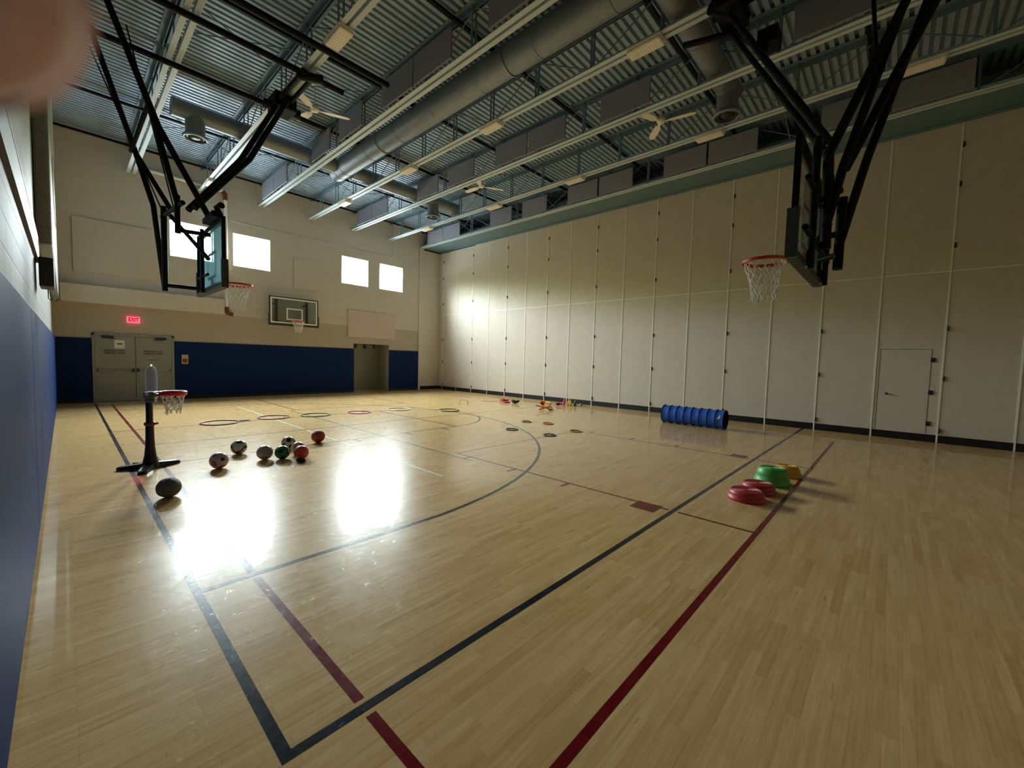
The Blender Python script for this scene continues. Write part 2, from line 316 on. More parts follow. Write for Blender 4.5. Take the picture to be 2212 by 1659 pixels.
def text_mesh(name, body, size, m, loc, parent, facing='-Y', xscale=1.0):
    cu = bpy.data.curves.new(name, 'FONT'); cu.body = body; cu.size = size; cu.extrude = 0.001; cu.offset = size*0.035; cu.align_x = 'CENTER'; cu.align_y = 'CENTER'
    tmp = bpy.data.objects.new(name+'_tmp', cu); COL.objects.link(tmp)
    dg = bpy.context.evaluated_depsgraph_get(); dg.update()
    me = bpy.data.meshes.new_from_object(tmp.evaluated_get(dg)); bpy.data.objects.remove(tmp); bpy.data.curves.remove(cu)
    me.transform(Matrix.Diagonal((xscale, 1, 1, 1))); me.transform(Matrix.Rotation(PI/2, 4, 'X'))
    me.materials.clear(); me.materials.append(m); me.name = name
    o = bpy.data.objects.new(name, me); COL.objects.link(o); o.parent = parent; o.location = Vector(loc)-world_loc(parent); return o

# ================================================================== SETTING
# ---- floor with its painted court lines
fl = MB(); fl.box((XL-0.3, YB-0.3, -0.1), (XR+0.4, YF+1.3, 0.0), 0)
LM = {'navy': 1, 'red': 2, 'white': 3, 'brown': 4, 'green': 5, 'cream': 6, 'blue': 7}
LEVEL = {'cream': 0.0002, 'white': 0.0004, 'green': 0.0003, 'brown': 0.0005, 'blue': 0.0006, 'red': 0.0007, 'navy': 0.0009}
NLINE = [0]
def level(c): NLINE[0] += 1; return LEVEL[c]+NLINE[0]*1e-6
def quad(c, x0, y0, x1, y1):
    z = level(c); fl.add([(x0,y0,z),(x1,y0,z),(x1,y1,z),(x0,y1,z)], [(0,1,2,3)], LM[c])
def ln_x(c, y, x0, x1, wd=0.05): quad(c, x0, y-wd/2, x1, y+wd/2)
def ln_y(c, x, y0, y1, wd=0.05): quad(c, x-wd/2, y0, x+wd/2, y1)
def arc(c, cx, cy_, r, a0, a1, wd=0.05, n=72):
    z = level(c); vs = []
    for i in range(n+1):
        a = a0+(a1-a0)*i/n
        for q in (r-wd/2, r+wd/2): vs.append((cx+q*math.cos(a), cy_+q*math.sin(a), z))
    fl.add(vs, [(2*i, 2*i+1, 2*i+3, 2*i+2) for i in range(n)], LM[c])
G = 0.055
ln_y('navy', 0.578, 1.761, 17.75); ln_x('navy', 1.736, 0.553, XR-0.02)
for a, b in ((-1.2, 1.736-G), (1.736+G, 3.42-G), (3.42+G, 9.45-G), (9.45+G, 17.3)): ln_y('red', 0.92, a, b)
ln_x('red', 0.909, 0.945, 11.75)
for x in (4.62, 8.30):
    ln_y('red', x, 0.934, 1.736-G, 0.04); ln_y('red', x, 1.736+G, 5.54, 0.04)
ln_x('brown', 5.52, 4.60, 8.32, 0.04)
quad('red', 4.40, 1.87, 4.67, 2.16); quad('red', 8.25, 1.87, 8.52, 2.13)
for y in (3.15, 4.13, 5.16): quad('red', 4.42, y-0.025, 4.60, y+0.025); quad('red', 8.32, y-0.025, 8.53, y+0.025)
CY3, R3, CX3 = 9.42, 6.02, 2.15
a3 = math.asin((CY3-3.42)/R3)
arc('navy', CX3, CY3, R3, -a3, a3, 0.05, 110)
ln_x('navy', 3.42, 0.60, CX3+R3*math.cos(a3)); ln_x('navy', 2*CY3-3.42, 0.60, CX3+R3*math.cos(a3))
for y in (7.78, 11.44): ln_x('brown', y, 0.60, 6.47, 0.045)
ln_y('brown', 6.45, 7.78, 11.44, 0.045); arc('navy', 6.45, 9.61, 1.83, -PI/2, PI/2, 0.045, 60)
for x in (3.86, 5.03, 6.01): quad('brown', x-0.025, 7.48, x+0.025, 7.76); quad('brown', x-0.025, 11.46, x+0.025, 11.72)
quad('blue', 2.76, 11.46, 3.06, 11.72)
ln_x('brown', 9.45, 0.95, 12.0, 0.04)
for a, b in ((4.55, 7.70), (7.86, 9.38), (9.52, 14.7)): ln_y('white', 3.56, a, b, 0.04)
for x in (4.62, 8.30): ln_y('red', x, 12.95, 17.4, 0.04)
ln_x('red', 12.95, 4.60, 8.32, 0.04)
ln_y('green', 4.45, 4.95, 12.9, 0.04); ln_y('brown', 11.9, 7.2, 17.4, 0.04)
ln_x('cream', 6.66, 5.4, 12.5, 0.04); ln_x('cream', 6.20, 5.4, 12.5, 0.04); ln_x('cream', 4.45, 5.0, 12.5, 0.04); ln_x('cream', 14.7, 1.5, 12.5, 0.04)
floor_mats = [M_FLOOR, mat_line('line_navy_black', (30, 33, 40)), mat_line('line_red', (112, 12, 22)), mat_line('line_white', (244, 240, 228)), mat_line('line_brown', (92, 44, 34)),
              mat_line('line_green', (82, 112, 92)), mat_line('line_cream', (214, 190, 150)), mat_line('line_blue', (40, 44, 78))]
struct(fl, 'floor', floor_mats)

# ---- far wall with window openings and a doorless recess
def wall_grid(mb, axis, xs, zs, holes, at, thick):
    for i in range(len(xs)-1):
        for j in range(len(zs)-1):
            cx, cz = (xs[i]+xs[i+1])/2, (zs[j]+zs[j+1])/2
            if any(a < cx < b and c < cz < d for a, b, c, d in holes): continue
            mb.box((xs[i], at, zs[j]), (xs[i+1], at+thick, zs[j+1]))
holes = [(a, b, WZ0, WZ1) for a, b in WINX]+[(8.94, 10.72, 0.0, 2.22)]
xs = sorted({XL-0.3, XR+0.4} | {h[0] for h in holes} | {h[1] for h in holes}); zs = sorted({0.0, 2.22, WZ0, WZ1, ZD+0.1})
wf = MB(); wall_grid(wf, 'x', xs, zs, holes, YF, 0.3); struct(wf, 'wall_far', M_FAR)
rc = MB()   # the recess behind the opening
rc.box((8.84, YF+1.1, 0), (10.82, YF+1.2, 2.32)); rc.box((8.84, YF+0.3, 0), (8.94, YF+1.1, 2.32)); rc.box((10.72, YF+0.3, 0), (10.82, YF+1.1, 2.32)); rc.box((8.94, YF+0.3, 2.22), (10.72, YF+1.1, 2.32))
struct(rc, 'wall_recess', M_DOOR)
wl = MB(); wl.box((XL-0.3, YB-0.3, 0), (XL, YF, ZD+0.1)); struct(wl, 'wall_left', M_LEFT)
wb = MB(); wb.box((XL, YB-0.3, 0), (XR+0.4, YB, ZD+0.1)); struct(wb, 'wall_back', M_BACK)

# ---- windows
for i, (a, b) in enumerate(WINX):
    f = MB(); d = 0.055
    y0, y1 = YF+0.13, YF+0.20
    f.box((a, y0, WZ0), (a+d, y1, WZ1)); f.box((b-d, y0, WZ0), (b, y1, WZ1)); f.box((a+d, y0, WZ0), (b-d, y1, WZ0+d)); f.box((a+d, y0, WZ1-d), (b-d, y1, WZ1))
    fo = struct(f, 'window_%d' % (i+1), M_WHITE, origin=((a+b)/2, YF, WZ0))
    p = MB(); p.box((a+d, YF+0.16, WZ0+d), (b-d, YF+0.166, WZ1-d)); p.build('pane', M_PANE, fo)
    s = MB(); s.box((a, YF+0.002, WZ0-0.001), (b, YF+0.13, WZ0+0.02)); s.box((a, YF+0.002, WZ1-0.02), (b, YF+0.13, WZ1)); s.box((a, YF+0.002, WZ0), (a+0.02, YF+0.13, WZ1)); s.box((b-0.02, YF+0.002, WZ0), (b, YF+0.13, WZ1)); s.build('reveal', M_WHITE, fo)

# ---- roof deck (corrugated), ribs running across
dk = MB(); pitch = 0.1524; y = YB-0.2; prof = []
while y < YF+0.3:
    prof += [(y, ZD), (y+0.082, ZD), (y+0.090, ZD+0.078), (y+0.1444, ZD+0.078)]; y += pitch
vs = []; 
for (yy, zz) in prof: vs += [(XL-0.2, yy, zz), (XR+0.4, yy, zz)]
dk.add(vs, [(2*i, 2*i+1, 2*i+3, 2*i+2) for i in range(len(prof)-1)], 0)
dk.box((XL-0.3, YB-0.3, ZD+0.085), (XR+0.4, YF+0.3, ZD+0.18))
struct(dk, 'ceiling', M_DECK)

# ---- folding partition on the right
PZ = ZB
pt = MB(); pt.box((XR, YB, 0.0), (XR+0.12, YF, ZD+0.1)); 
wr = struct(pt, 'wall_right', M_PART)
seamY = [6.15+1.162*k for k in range(-8, 11)]
for k, sy in enumerate(seamY):
    if sy < YB+0.1 or sy > YF-0.2: continue
    s = MB(); s.box((XR-0.012, sy-0.014, 0.0), (XR+0.002, sy+0.016, PZ)); s.build('seam_strip', M_SEAM, wr)
    if (k-8) % 2 == 0:
        for hz in (0.28, 1.49, 2.64, 4.51, 5.86, 6.72):
            h = MB(); h.box((XR-0.026, sy-0.05, hz-0.055), (XR-0.006, sy-0.017, hz+0.055), bev=0.004); h.tube([(XR-0.026, sy-0.03, hz-0.06), (XR-0.026, sy-0.03, hz+0.06)], 0.011, 8); h.build('hinge', M_DARK, wr)
hs = MB(); hs.box((XR-0.006, YB, 3.935), (XR+0.002, YF-0.5, 3.955)); hs.build('cross_seam', M_SEAM, wr)
bs = MB(); ys = [YB]+[s for s in seamY if YB < s < YF]+[YF]
for a, b in zip(ys[:-1], ys[1:]): bs.box((XR-0.012, a+0.02, 0.0), (XR-0.001, b-0.02, 0.175))
struct(bs, 'baseboard_right', M_BLACK)
be = MB(); be.box((12.55, YF-0.012, 0), (XR-0.014, YF-0.001, 0.175)); struct(be, 'baseboard_far', M_BLACK)
# pass door cut into the partition
pd = MB(); x = XR-0.004
for a, b in (((x, 0.262, 0.2), (XR-0.0005, 0.272, 2.17)), ((x, -0.635, 0.2), (XR-0.0005, -0.625, 2.17)), ((x, -0.635, 2.16), (XR-0.0005, 0.272, 2.17))): pd.box(a, b)
door2 = struct(pd, 'door_2', mat('door_gap_line', (120, 108, 90), 0.7))
kn = MB(); kn.lathe([(0.0, 0), (0.022, 0.002), (0.03, 0.02), (0.022, 0.04), (0.01, 0.045), (0.012, 0.05)][::-1], (XR-0.052, 0.10, 1.08), 16, M=Matrix.Rotation(PI/2, 3, 'Y')); kn.build('knob', M_DARK, door2)
for hz in (0.43, 1.16, 1.92):
    h = MB(); h.box((XR-0.02, -0.70, hz-0.05), (XR-0.004, -0.62, hz+0.05), bev=0.004); h.build('hinge', M_DARK, door2)
# soffit that carries the partition track
sf = MB(); sf.box((12.66, YB, ZB), (XR, YF-0.001, ZB+0.06)); sf.box((13.55, YB, ZB-0.035), (XR-0.015, YF-0.001, ZB)); sf.box((12.66, YB, ZB+0.06), (12.70, YF-0.001, ZB+0.25))
so = struct(sf, 'trim_1', M_TEAL)
gk = MB(); gk.box((12.70, YF-0.03, ZB-0.06), (XR-0.015, YF-0.002, ZB)); gk.box((XR-0.05, 15.3, ZB-0.055), (XR-0.015, YF-0.03, ZB-0.03)); gk.build('gasket', M_BLACK, so)
# pocket jamb on the far wall beside the partition
jb = MB(); jb.box((12.40, YF-0.05, 0), (12.50, YF-0.001, ZB-0.002)); jb.box((12.50, YF-0.02, 0.175), (XR-0.015, YF-0.001, ZB-0.06)); struct(jb, 'trim_2', M_BEIGE)

# ---- boxed chases in the far left corner
c1 = MB(); c1.box((XL+0.16, YF-0.32, 3.03), (3.94, YF-0.001, 3.56), bev=0.012); struct(c1, 'trim_3', M_BEIGE)
c2 = MB(); c2.box((XL+0.001, 8.35, 3.02), (XL+0.15, YF-0.002, ZD-0.02), bev=0.03)
t4 = struct(c2, 'trim_4', M_LEFT)
gv = MB(); gv.box((XL+0.15, 11.2, 4.35), (XL+0.158, 14.0, 5.05)); gv.build('grille', M_BROWN, t4)
c3 = MB(); c3.box((XL+0.001, YB, 2.76), (XL+0.03, 8.34, 3.02)); t5 = struct(c3, 'trim_5', M_BROWN)
c4 = MB(); c4.box((XL+0.001, YB, 3.02), (XL+0.034, 8.34, 3.032)); c4.build('top_edge', M_SEAM, t5)
bl = MB(); bl.box((XL+0.001, YB, 0.0), (XL+0.012, YF-0.09, 0.016)); struct(bl, 'baseboard_left', M_STEEL)

# ---- double door
d1 = MB(); y = YF-0.001
d1.box((0.56, y-0.06, 0), (0.62, y, 2.15)); d1.box((2.47, y-0.06, 0), (2.53, y, 2.15)); d1.box((0.56, y-0.06, 2.09), (2.53, y, 2.15))
door1 = struct(d1, 'door_1', M_DOOR, origin=(1.545, YF, 0))
for a, b, tx in ((0.625, 1.535, 1.06), (1.555, 2.465, 1.99)):
    lf = MB(); lf.box((a, YF-0.045, 0.012), (b, YF-0.003, 2.085), bev=0.003); lf = lf.build('door_leaf', M_DOOR, door1)
    pb = MB(); s = -1 if a < 1 else 1
    pb.tube([(a+0.06, YF-0.10, 1.0), (b-0.06, YF-0.10, 1.0)], 0.016, 10); pb.build('push_bar', M_STEEL, lf)
    for px_ in (a+0.05, b-0.05):
        big = 0.055 if abs(px_-1.545) < 0.2 else 0.03
        h = MB(); h.box((px_-big*0.6, YF-0.115, 1.0-big), (px_+big*0.6, YF-0.045, 1.0+big), bev=0.006); h.build('push_bar_bracket', M_DARK, lf)
    cl = MB(); cx = a+0.28 if a < 1 else b-0.28
    cl.box((cx-0.14, YF-0.11, 2.01), (cx+0.14, YF-0.045, 2.07), bev=0.006); cl.bar((cx-0.1, YF-0.13, 2.0), (cx+0.2*(1 if a < 1 else -1), YF-0.2, 1.985), 0.02, 0.012); cl.bar((cx+0.2*(1 if a < 1 else -1), YF-0.2, 1.985), (cx+0.05, YF-0.07, 1.985), 0.02, 0.012); cl.build('door_closer', M_DARK, lf)
    text_mesh('warning_lettering', 'EMERGENCY EXIT', 0.075, M_REDTXT, (tx, YF-0.048, 1.615), lf, xscale=0.80)
    text_mesh('warning_lettering', 'ALARM WILL SOUND', 0.075, M_REDTXT, (tx, YF-0.048, 1.54), lf, xscale=0.70)
    if a > 1:
        u = MB(); u.box((1.85, YF-0.047, 1.33), (2.12, YF-0.045, 1.345)); u.build('small_notice_line', M_REDTXT, lf)
rcb = [(9.09, 'left'), (9.57, 'middle'), (10.06, 'right')]

# ================================================================== WALL FITTINGS
def pad(name, x0, y0, z0, x1, y1, z1, m, label, grp):
    b = MB(); b.box((x0, y0, z0), (x1, y1, z1), bev=0.012); o = b.build(name, m, origin=((x0+x1)/2, (y0+y1)/2, z0)); tag(o, label, 'wall pad', grp)
pad('wall_pad', XL+0.001, YB+0.05, 0.10, XL+0.05, 5.19, 1.985, M_MAT, 'blue vinyl safety pad on the left wall, nearest the camera', 'blue wall pads')
pad('wall_pad', XL+0.001, 5.21, 0.10, XL+0.05, YF-0.06, 1.985, M_MAT, 'blue vinyl safety pad on the left wall, farther one beyond the dark seam', 'blue wall pads')
pad('wall_pad', XL+0.05, YF-0.05, 0.10, 0.555, YF-0.001, 1.985, M_MATF, 'narrow blue wall pad in the corner left of the double door', 'blue wall pads')
pad('wall_pad', 2.535, YF-0.05, 0.10, 8.935, YF-0.001, 1.985, M_MATF, 'long blue wall pad between the double door and the recess', 'blue wall pads')
pad('wall_pad', 10.725, YF-0.05, 0.10, 12.395, YF-0.001, 1.985, M_MATF, 'short blue wall pad right of the recess', 'blue wall pads')
b = MB(); b.box((XL+0.001, YB, 0.016), (XL+0.02, YF-0.06, 0.10)); struct(b, 'baseboard_left_upper', M_BLACK)
b = MB()
for a, c in ((XL+0.05, 0.555), (2.535, 8.935), (10.725, 12.395)): b.box((a, YF-0.03, 0.0), (c, YF-0.001, 0.10))
struct(b, 'baseboard_far_pads', M_BLACK)

for x, wh in rcb:
    b = MB(); b.box((x-0.055, YF+0.10, 2.02), (x+0.055, YF+0.22, 2.22)); b.box((x-0.07, YF+0.08, 2.17), (x+0.07, YF+0.24, 2.22)); o = b.build('lintel_bracket', M_DARK, origin=(x, YF+0.16, 2.22))
    tag(o, 'small dark bracket under the recess lintel, %s of three' % wh, 'bracket', 'brackets under the recess lintel')
def wpanel(x0, z0, x1, z1, m, label, dpt=0.05):
    b = MB(); b.box((x0, YF-dpt, z0), (x1, YF-0.001, z1), bev=0.01); o = b.build('acoustic_wall_panel', m, origin=((x0+x1)/2, YF, z0)); tag(o, label, 'acoustic panel', 'acoustic panels on the far wall')
wpanel(0.22, 3.95, 2.05, 5.59, M_TAN, 'large tan acoustic panel on the far wall above the boxed chase, left of the windows')
wpanel(6.38, 4.36, 7.56, 5.58, M_TAN, 'square tan acoustic panel between the two pairs of windows')
wpanel(8.65, 2.50, 11.02, 3.72, M_PINK, 'pinkish acoustic panel above the recess, right of the far backboard', 0.06)
b = MB(); b.box((2.73, YF-0.056, 1.22), (2.91, YF-0.051, 1.54)); po = b.build('wall_notice', mat('notice_paper', (196, 170, 140), 0.7), origin=(2.82, YF-0.05, 1.22)); tag(po, 'small notice stuck on the blue pad right of the double door', 'notice')
b = MB(); b.box((2.755, YF-0.058, 1.27), (2.885, YF-0.056, 1.40)); b.build('picture', mat('notice_print', (120, 60, 44), 0.7), po)
b = MB(); b.box((1.06, YF-0.050, 1.69), (1.30, YF-0.046, 1.96)); po = b.build('paper_sign', mat('white_paper', (222, 218, 206), 0.7), origin=(1.18, YF-0.048, 1.69)); tag(po, 'white paper sign taped to the left leaf of the double door', 'sign')
b = MB(); b.box((1.12, YF-0.052, 1.815), (1.24, YF-0.050, 1.85)); b.build('print_line', M_DARK, po)
ex = thing('exit_sign', 'lit red EXIT sign on the wall above the double door', 'exit sign', (1.52, YF-0.03, 2.52))
b = MB(); b.box((1.365, YF-0.075, 2.525), (1.675, YF-0.001, 2.725), bev=0.008); b.build('housing', mat('exit_red_face', (235, 60, 80), 0.4, emit=(255, 84, 108), estr=0.95), ex)
text_mesh('lettering', 'EXIT', 0.17, mat('exit_red_letters', (120, 0, 10), 0.4, emit=(190, 0, 20), estr=0.3), (1.52, YF-0.079, 2.622), ex, xscale=0.72)
# roof drain and conduit
dr = thing('drain_pipe', 'white roof drain pipe down the far wall with a rusty elbow', 'pipe', (4.05, YF-0.08, 3.1))
b = MB(); b.tube([(4.05, YF-0.10, 3.25), (4.05, YF-0.10, 7.15)], 0.055, 14); b.build('pipe', M_SEAM, dr)
b = MB(); b.tube([(4.05, YF-0.10, 3.27), (4.05, YF-0.10, 3.16), (4.09, YF-0.10, 3.09), (4.20, YF-0.10, 3.06), (4.24, YF-0.10, 3.06)], 0.068, 14); b.lathe([(0.09, -0.04), (0.09, 0.04)], (4.05, YF-0.10, 3.27), 16); b.build('elbow', M_RUST, dr, label='rust brown pipe elbow')
b = MB(); b.tube([(3.98, YF-0.10, 7.42), (4.05, YF-0.10, 7.34), (4.05, YF-0.10, 7.12)], 0.068, 14); b.build('top_elbow', M_RUST, dr, label='rust brown pipe elbow')
b = MB(); b.tube([(1.75, YF-0.1, 7.45), (3.98, YF-0.1, 7.42)], 0.05, 12); b.build('branch', M_SEAM, dr)
b = MB(); b.tube([(4.15, YF-0.02, 6.46), (10.80, YF-0.02, 6.46), (10.86, YF-0.02, 6.48), (10.87, YF-0.02, 6.56), (10.87, YF-0.02, ZD-0.02)], 0.016, 8)
for x in (6.5, 9.05): b.box((x-0.05, YF-0.04, 6.41), (x+0.05, YF-0.001, 6.51))
o = b.build('conduit', M_BEIGE, origin=(7.5, YF, 6.46)); tag(o, 'thin painted conduit running above the windows on the far wall', 'conduit')
b = MB(); b.tube([(8.05, YF-0.02, 3.30), (8.3, YF-0.03, 3.27), (8.64, YF-0.02, 3.33)], 0.008, 6); b.tube([(7.2, YF-0.02, 3.3), (8.05, YF-0.02, 3.30)], 0.008, 6); o = b.build('cable', M_BEIGE, origin=(8, YF, 3.3)); tag(o, 'thin loose cable between the far backboard and the pinkish panel', 'cable')
# loudspeaker on the left wall
sp = thing('wall_speaker', 'small black box on the left wall at the end of the brown board', 'speaker', (XL, 8.1, 2.62))
b = MB(); b.box((XL+0.031, 7.86, 2.42), (XL+0.16, 8.32, 2.78), bev=0.012); b.build('box', M_DARK, sp)
b = MB(); b.tube([(XL+0.10, 8.2, 2.42), (XL+0.10, 8.2, 2.30), (XL+0.13, 8.2, 2.26), (XL+0.16, 8.2, 2.30), (XL+0.16, 8.2, 2.36)], 0.008, 8); b.build('pull_loop', M_STEEL, sp)

# ================================================================== ROOF STRUCTURE AND SERVICES
ORD = ['first', 'second', 'third', 'fourth', 'fifth', 'sixth', 'seventh']
def copy_thing(root, loc, label=None, group=None):
    r = root.copy(); COL.objects.link(r); r.location = loc
    if label: r['label'] = label
    if group: r['group'] = group
    for ch in root.children:
        c = ch.copy(); COL.objects.link(c); c.parent = r
        for g in ch.children:
            d = g.copy(); COL.objects.link(d); d.parent = c
    return r
Y0T, Y1T = YB+0.03, YF-0.03
def make_truss(x):
    t = thing('roof_truss', '', 'roof truss', (x, 0, ZB))
    b = MB()
    for s in (-1, 1):
        b.box((x+s*0.026, Y0T, ZB), (x+s*0.114, Y1T, ZB+0.011)); b.box((x+s*0.026, Y0T, ZB+0.011), (x+s*0.034, Y1T, ZB+0.10))
    b.build('bottom_chord', M_CHORD, t)
    b = MB()
    for s in (-1, 1):
        b.box((x+s*0.020, Y0T, ZD-0.012), (x+s*0.125, Y1T, ZD-0.001)); b.box((x+s*0.020, Y0T, ZD-0.11), (x+s*0.030, Y1T, ZD-0.012))
    b.build('top_chord', M_TOPCH, t)
    p0 = d0 = None; step = 1.38; k = 0; yy = Y0T+0.5
    while yy < Y1T-0.1:
        if p0 is None:
            b = MB()
            for s in (-1, 1): b.box((x+s*0.036, yy-0.02, ZB+0.012), (x+s*0.056, yy+0.02, ZD-0.014))
            p0 = b.build('web_post', M_TOPCH, t, origin=(x, yy, ZB)); o = p0
        else:
            o = p0.copy(); COL.objects.link(o); o.parent = t; o.location = (0, yy, 0)
        if yy+step < Y1T:
            if d0 is None:
                b = MB(); b.tube([(x, yy+0.03, ZB+0.05), (x, yy+step-0.03, ZD-0.06)], 0.013, 6); d0 = [b.build('web_rod', M_TOPCH, t, origin=(x, yy, ZB)), None]
            elif d0[1] is None:
                b = MB(); b.tube([(x, yy+0.03, ZD-0.06), (x, yy+step-0.03, ZB+0.05)], 0.013, 6); d0[1] = b.build('web_rod', M_TOPCH, t, origin=(x, yy, ZB))
            else:
                o = d0[k % 2].copy(); COL.objects.link(o); o.parent = t; o.location = (0, yy, 0)
        yy += step; k += 1
    return t
tr0 = make_truss(JX[0])
for i, x in enumerate(JX):
    lab = 'pale steel roof truss with a split bottom flange, %s from the left wall' % ORD[i]
    if i == 0: tr0['label'] = lab; tr0['group'] = 'roof trusses'
    else: copy_thing(tr0, (x, 0, ZB), lab, 'roof trusses')
tr0['group'] = 'roof trusses'
# black bridging bars under the deck and thin cross braces
for i, y in enumerate((0.7, 3.52, 6.35, 9.18, 12.0, 14.82, 17.65)):
    b = MB(); b.box((XL+0.02, y-0.035, ZD-0.17), (XR-0.02, y+0.035, ZD-0.115)); o = b.build('bridging_bar', M_BPIPE, origin=(6.7, y, ZD-0.16))
    tag(o, 'black steel bridging bar under the roof deck, %s row from the far wall' % ORD[6-i], 'steel bar', 'black bridging bars')
for r, y in enumerate((2.2, 9.52, 14.15)):
    for i in range(6):
        if i == 2 and r < 2: continue      # the main duct runs through this bay
        xa, xb = JX[i]+0.06, JX[i+1]-0.06; b = MB()
        b.tube([(xa, y, ZB+0.06), (xb, y, ZD-0.14)], 0.011, 6); b.tube([(xa, y+0.03, ZD-0.14), (xb, y+0.03, ZB+0.06)], 0.011, 6)
        o = b.build('cross_brace', M_TOPCH, origin=((xa+xb)/2, y, ZB)); tag(o, 'thin crossed rods between the %s and %s trusses from left, %s row' % (ORD[i], ORD[i+1], ('nearest', 'middle', 'farthest')[r]), 'cross brace', 'cross braces between trusses')
# grey sound baffles hung inside the trusses
def make_baffle(x, y0):
    b = MB(); b.box((x-0.165, y0, ZB+0.06), (x-0.12, y0+1.215, ZD-0.19), bev=0.006); return b.build('sound_baffle', M_BAFF, origin=(x, y0, ZB+0.1))
bf0 = None
BAYS = [(14.93, 'second from the far wall'), (16.17, 'by the far wall'), (11.70, 'third from the far wall'), (9.9, 'fourth from the far wall'), (6.45, 'sixth from the far wall'), (7.73, 'fifth from the far wall'), (4.22, 'seventh from the far wall'), (2.95, 'third from the camera end'), (0.4, 'second from the camera end'), (-0.85, 'nearest the camera')]
for jx, nm in ((2, 'third'), (4, 'fifth'), (6, 'seventh')):
    for y0, wh in BAYS:
        if jx != 6 and y0 in (2.95,): continue
        if bf0 is None: bf0 = o = make_baffle(JX[jx], y0)
        else: o = bf0.copy(); COL.objects.link(o); o.location = (JX[jx], y0, ZB+0.1)
        tag(o, 'grey baffle in %s truss from left, %s' % (nm, wh), 'sound baffle', 'grey sound baffles in the trusses')
# lamps under the trusses
def make_lamp(x, y):
    t = thing('ceiling_light', '', 'ceiling light', (x, y, ZB-0.08), 'lamps under the trusses')
    b = MB(); b.box((x-0.14, y-0.32, ZB-0.035), (x+0.14, y+0.32, ZB-0.001), bev=0.006); b.build('housing', M_WHITE, t)
    b = MB(); b.box((x-0.125, y-0.305, ZB-0.095), (x+0.125, y+0.305, ZB-0.036), bev=0.02)
    for k in range(12): yy = y-0.27+k*0.049; b.box((x-0.118, yy-0.004, ZB-0.100), (x+0.118, yy+0.004, ZB-0.094))
    b.build('lens', M_LENS, t); return t
lp0 = None
LAMPS = [(1, 7.45, 'second truss, hanging above the side hoop'), (1, 16.8, 'second truss, near the far wall'), (3, 3.53, 'fourth truss, nearest the camera'), (3, 7.40, 'fourth truss, second from the camera'), (3, 10.90, 'fourth truss, third from the camera'), (3, 15.0, 'fourth truss, nearest the far wall'),
         (5, -0.05, 'sixth truss, nearest the camera behind the black hoop frame'), (5, 3.6, 'sixth truss, second from the camera'), (5, 7.5, 'sixth truss, third from the camera'), (5, 11.0, 'sixth truss, fourth from the camera'), (5, 15.1, 'sixth truss, nearest the far wall')]
for j, y, wh in LAMPS:
    t = (make_lamp(JX[j], y) if lp0 is None else copy_thing(lp0, (JX[j], y, ZB-0.08)))
    if lp0 is None: lp0 = t
    t['label'] = 'unlit cream ceiling lamp under the '+wh
# three-blade fans
def make_fan(x, y, a0):
    t = thing('ceiling_fan', '', 'ceiling fan', (x, y, 7.42), 'ceiling fans')
    b = MB(); b.lathe([(0.0, -0.05), (0.07, -0.045), (0.10, -0.01), (0.10, 0.05), (0.06, 0.09), (0.0, 0.10)], (x, y, 7.42), 24); b.build('motor', M_FAN, t)
    b = MB(); b.tube([(x, y, 7.51), (x, y, ZD-0.02)], 0.014, 8); b.lathe([(0.0, 0), (0.05, 0), (0.05, 0.05), (0.02, 0.08)], (x, y, ZD-0.09), 16); b.build('rod', M_FAN, t)
    for k in range(3):
        R_ = Matrix.Rotation(a0+k*2*PI/3, 3, 'Z') @ Matrix.Rotation(0.16, 3, 'X'); b = MB(); pr = []
        st = [(0.09, 0.025), (0.18, 0.035), (0.22, 0.07), (0.45, 0.085), (0.70, 0.075), (0.76, 0.045), (0.775, 0.0)]
        top = [(u, v) for u, v in st]+[(u, -v) for u, v in st[:-1]][::-1]
        b.prism([Vector((x, y, 7.40))+R_ @ Vector((u, v, 0)) for u, v in top], (0, 0, 0.009)); b.build('blade', M_FAN, t)
    return t
for (x, y, a, l) in ((4.13, 10.37, -0.38, 'cream three-blade ceiling fan between the second and third trusses, at the left'), (9.76, 4.41, 0.72, 'cream three-blade ceiling fan at the right, nearest the camera'), (9.56, 10.45, 1.6, 'cream three-blade ceiling fan farther along the same bay, above the right half')):
    make_fan(x, y, a)['label'] = l
# round ducts
ZDU = 7.58
du = thing('main_duct', 'long galvanised round duct running away from the camera between the third and fourth trusses', 'air duct', (6.12, 5, ZDU))
b = MB(); yy = YB+0.1
while yy < 13.3:
    y2 = min(yy+1.55, 13.35); b.tube([(6.12, yy, ZDU), (6.12, y2-0.02, ZDU)], 0.285, 40, caps=False); b.tube([(6.12, y2-0.03, ZDU), (6.12, y2, ZDU)], 0.293, 40, caps=False); yy = y2
b.tube([(6.12, 13.35, ZDU), (6.12, 13.62, ZDU)], 0.285, 40)
b.build('trunk', M_GALV, du)
for yy in (10.7, 5.9):
    b = MB(); b.tube([(6.12+0.297*math.cos(a), yy, ZDU+0.297*math.sin(a)) for a in [PI+PI*k/20 for k in range(21)]], 0.012, 6); b.tube([(5.823, yy, ZDU), (5.823, yy, ZD-0.02)], 0.008, 6); b.tube([(6.417, yy, ZDU), (6.417, yy, ZD-0.02)], 0.008, 6); b.build('strap', M_STEEL, du)
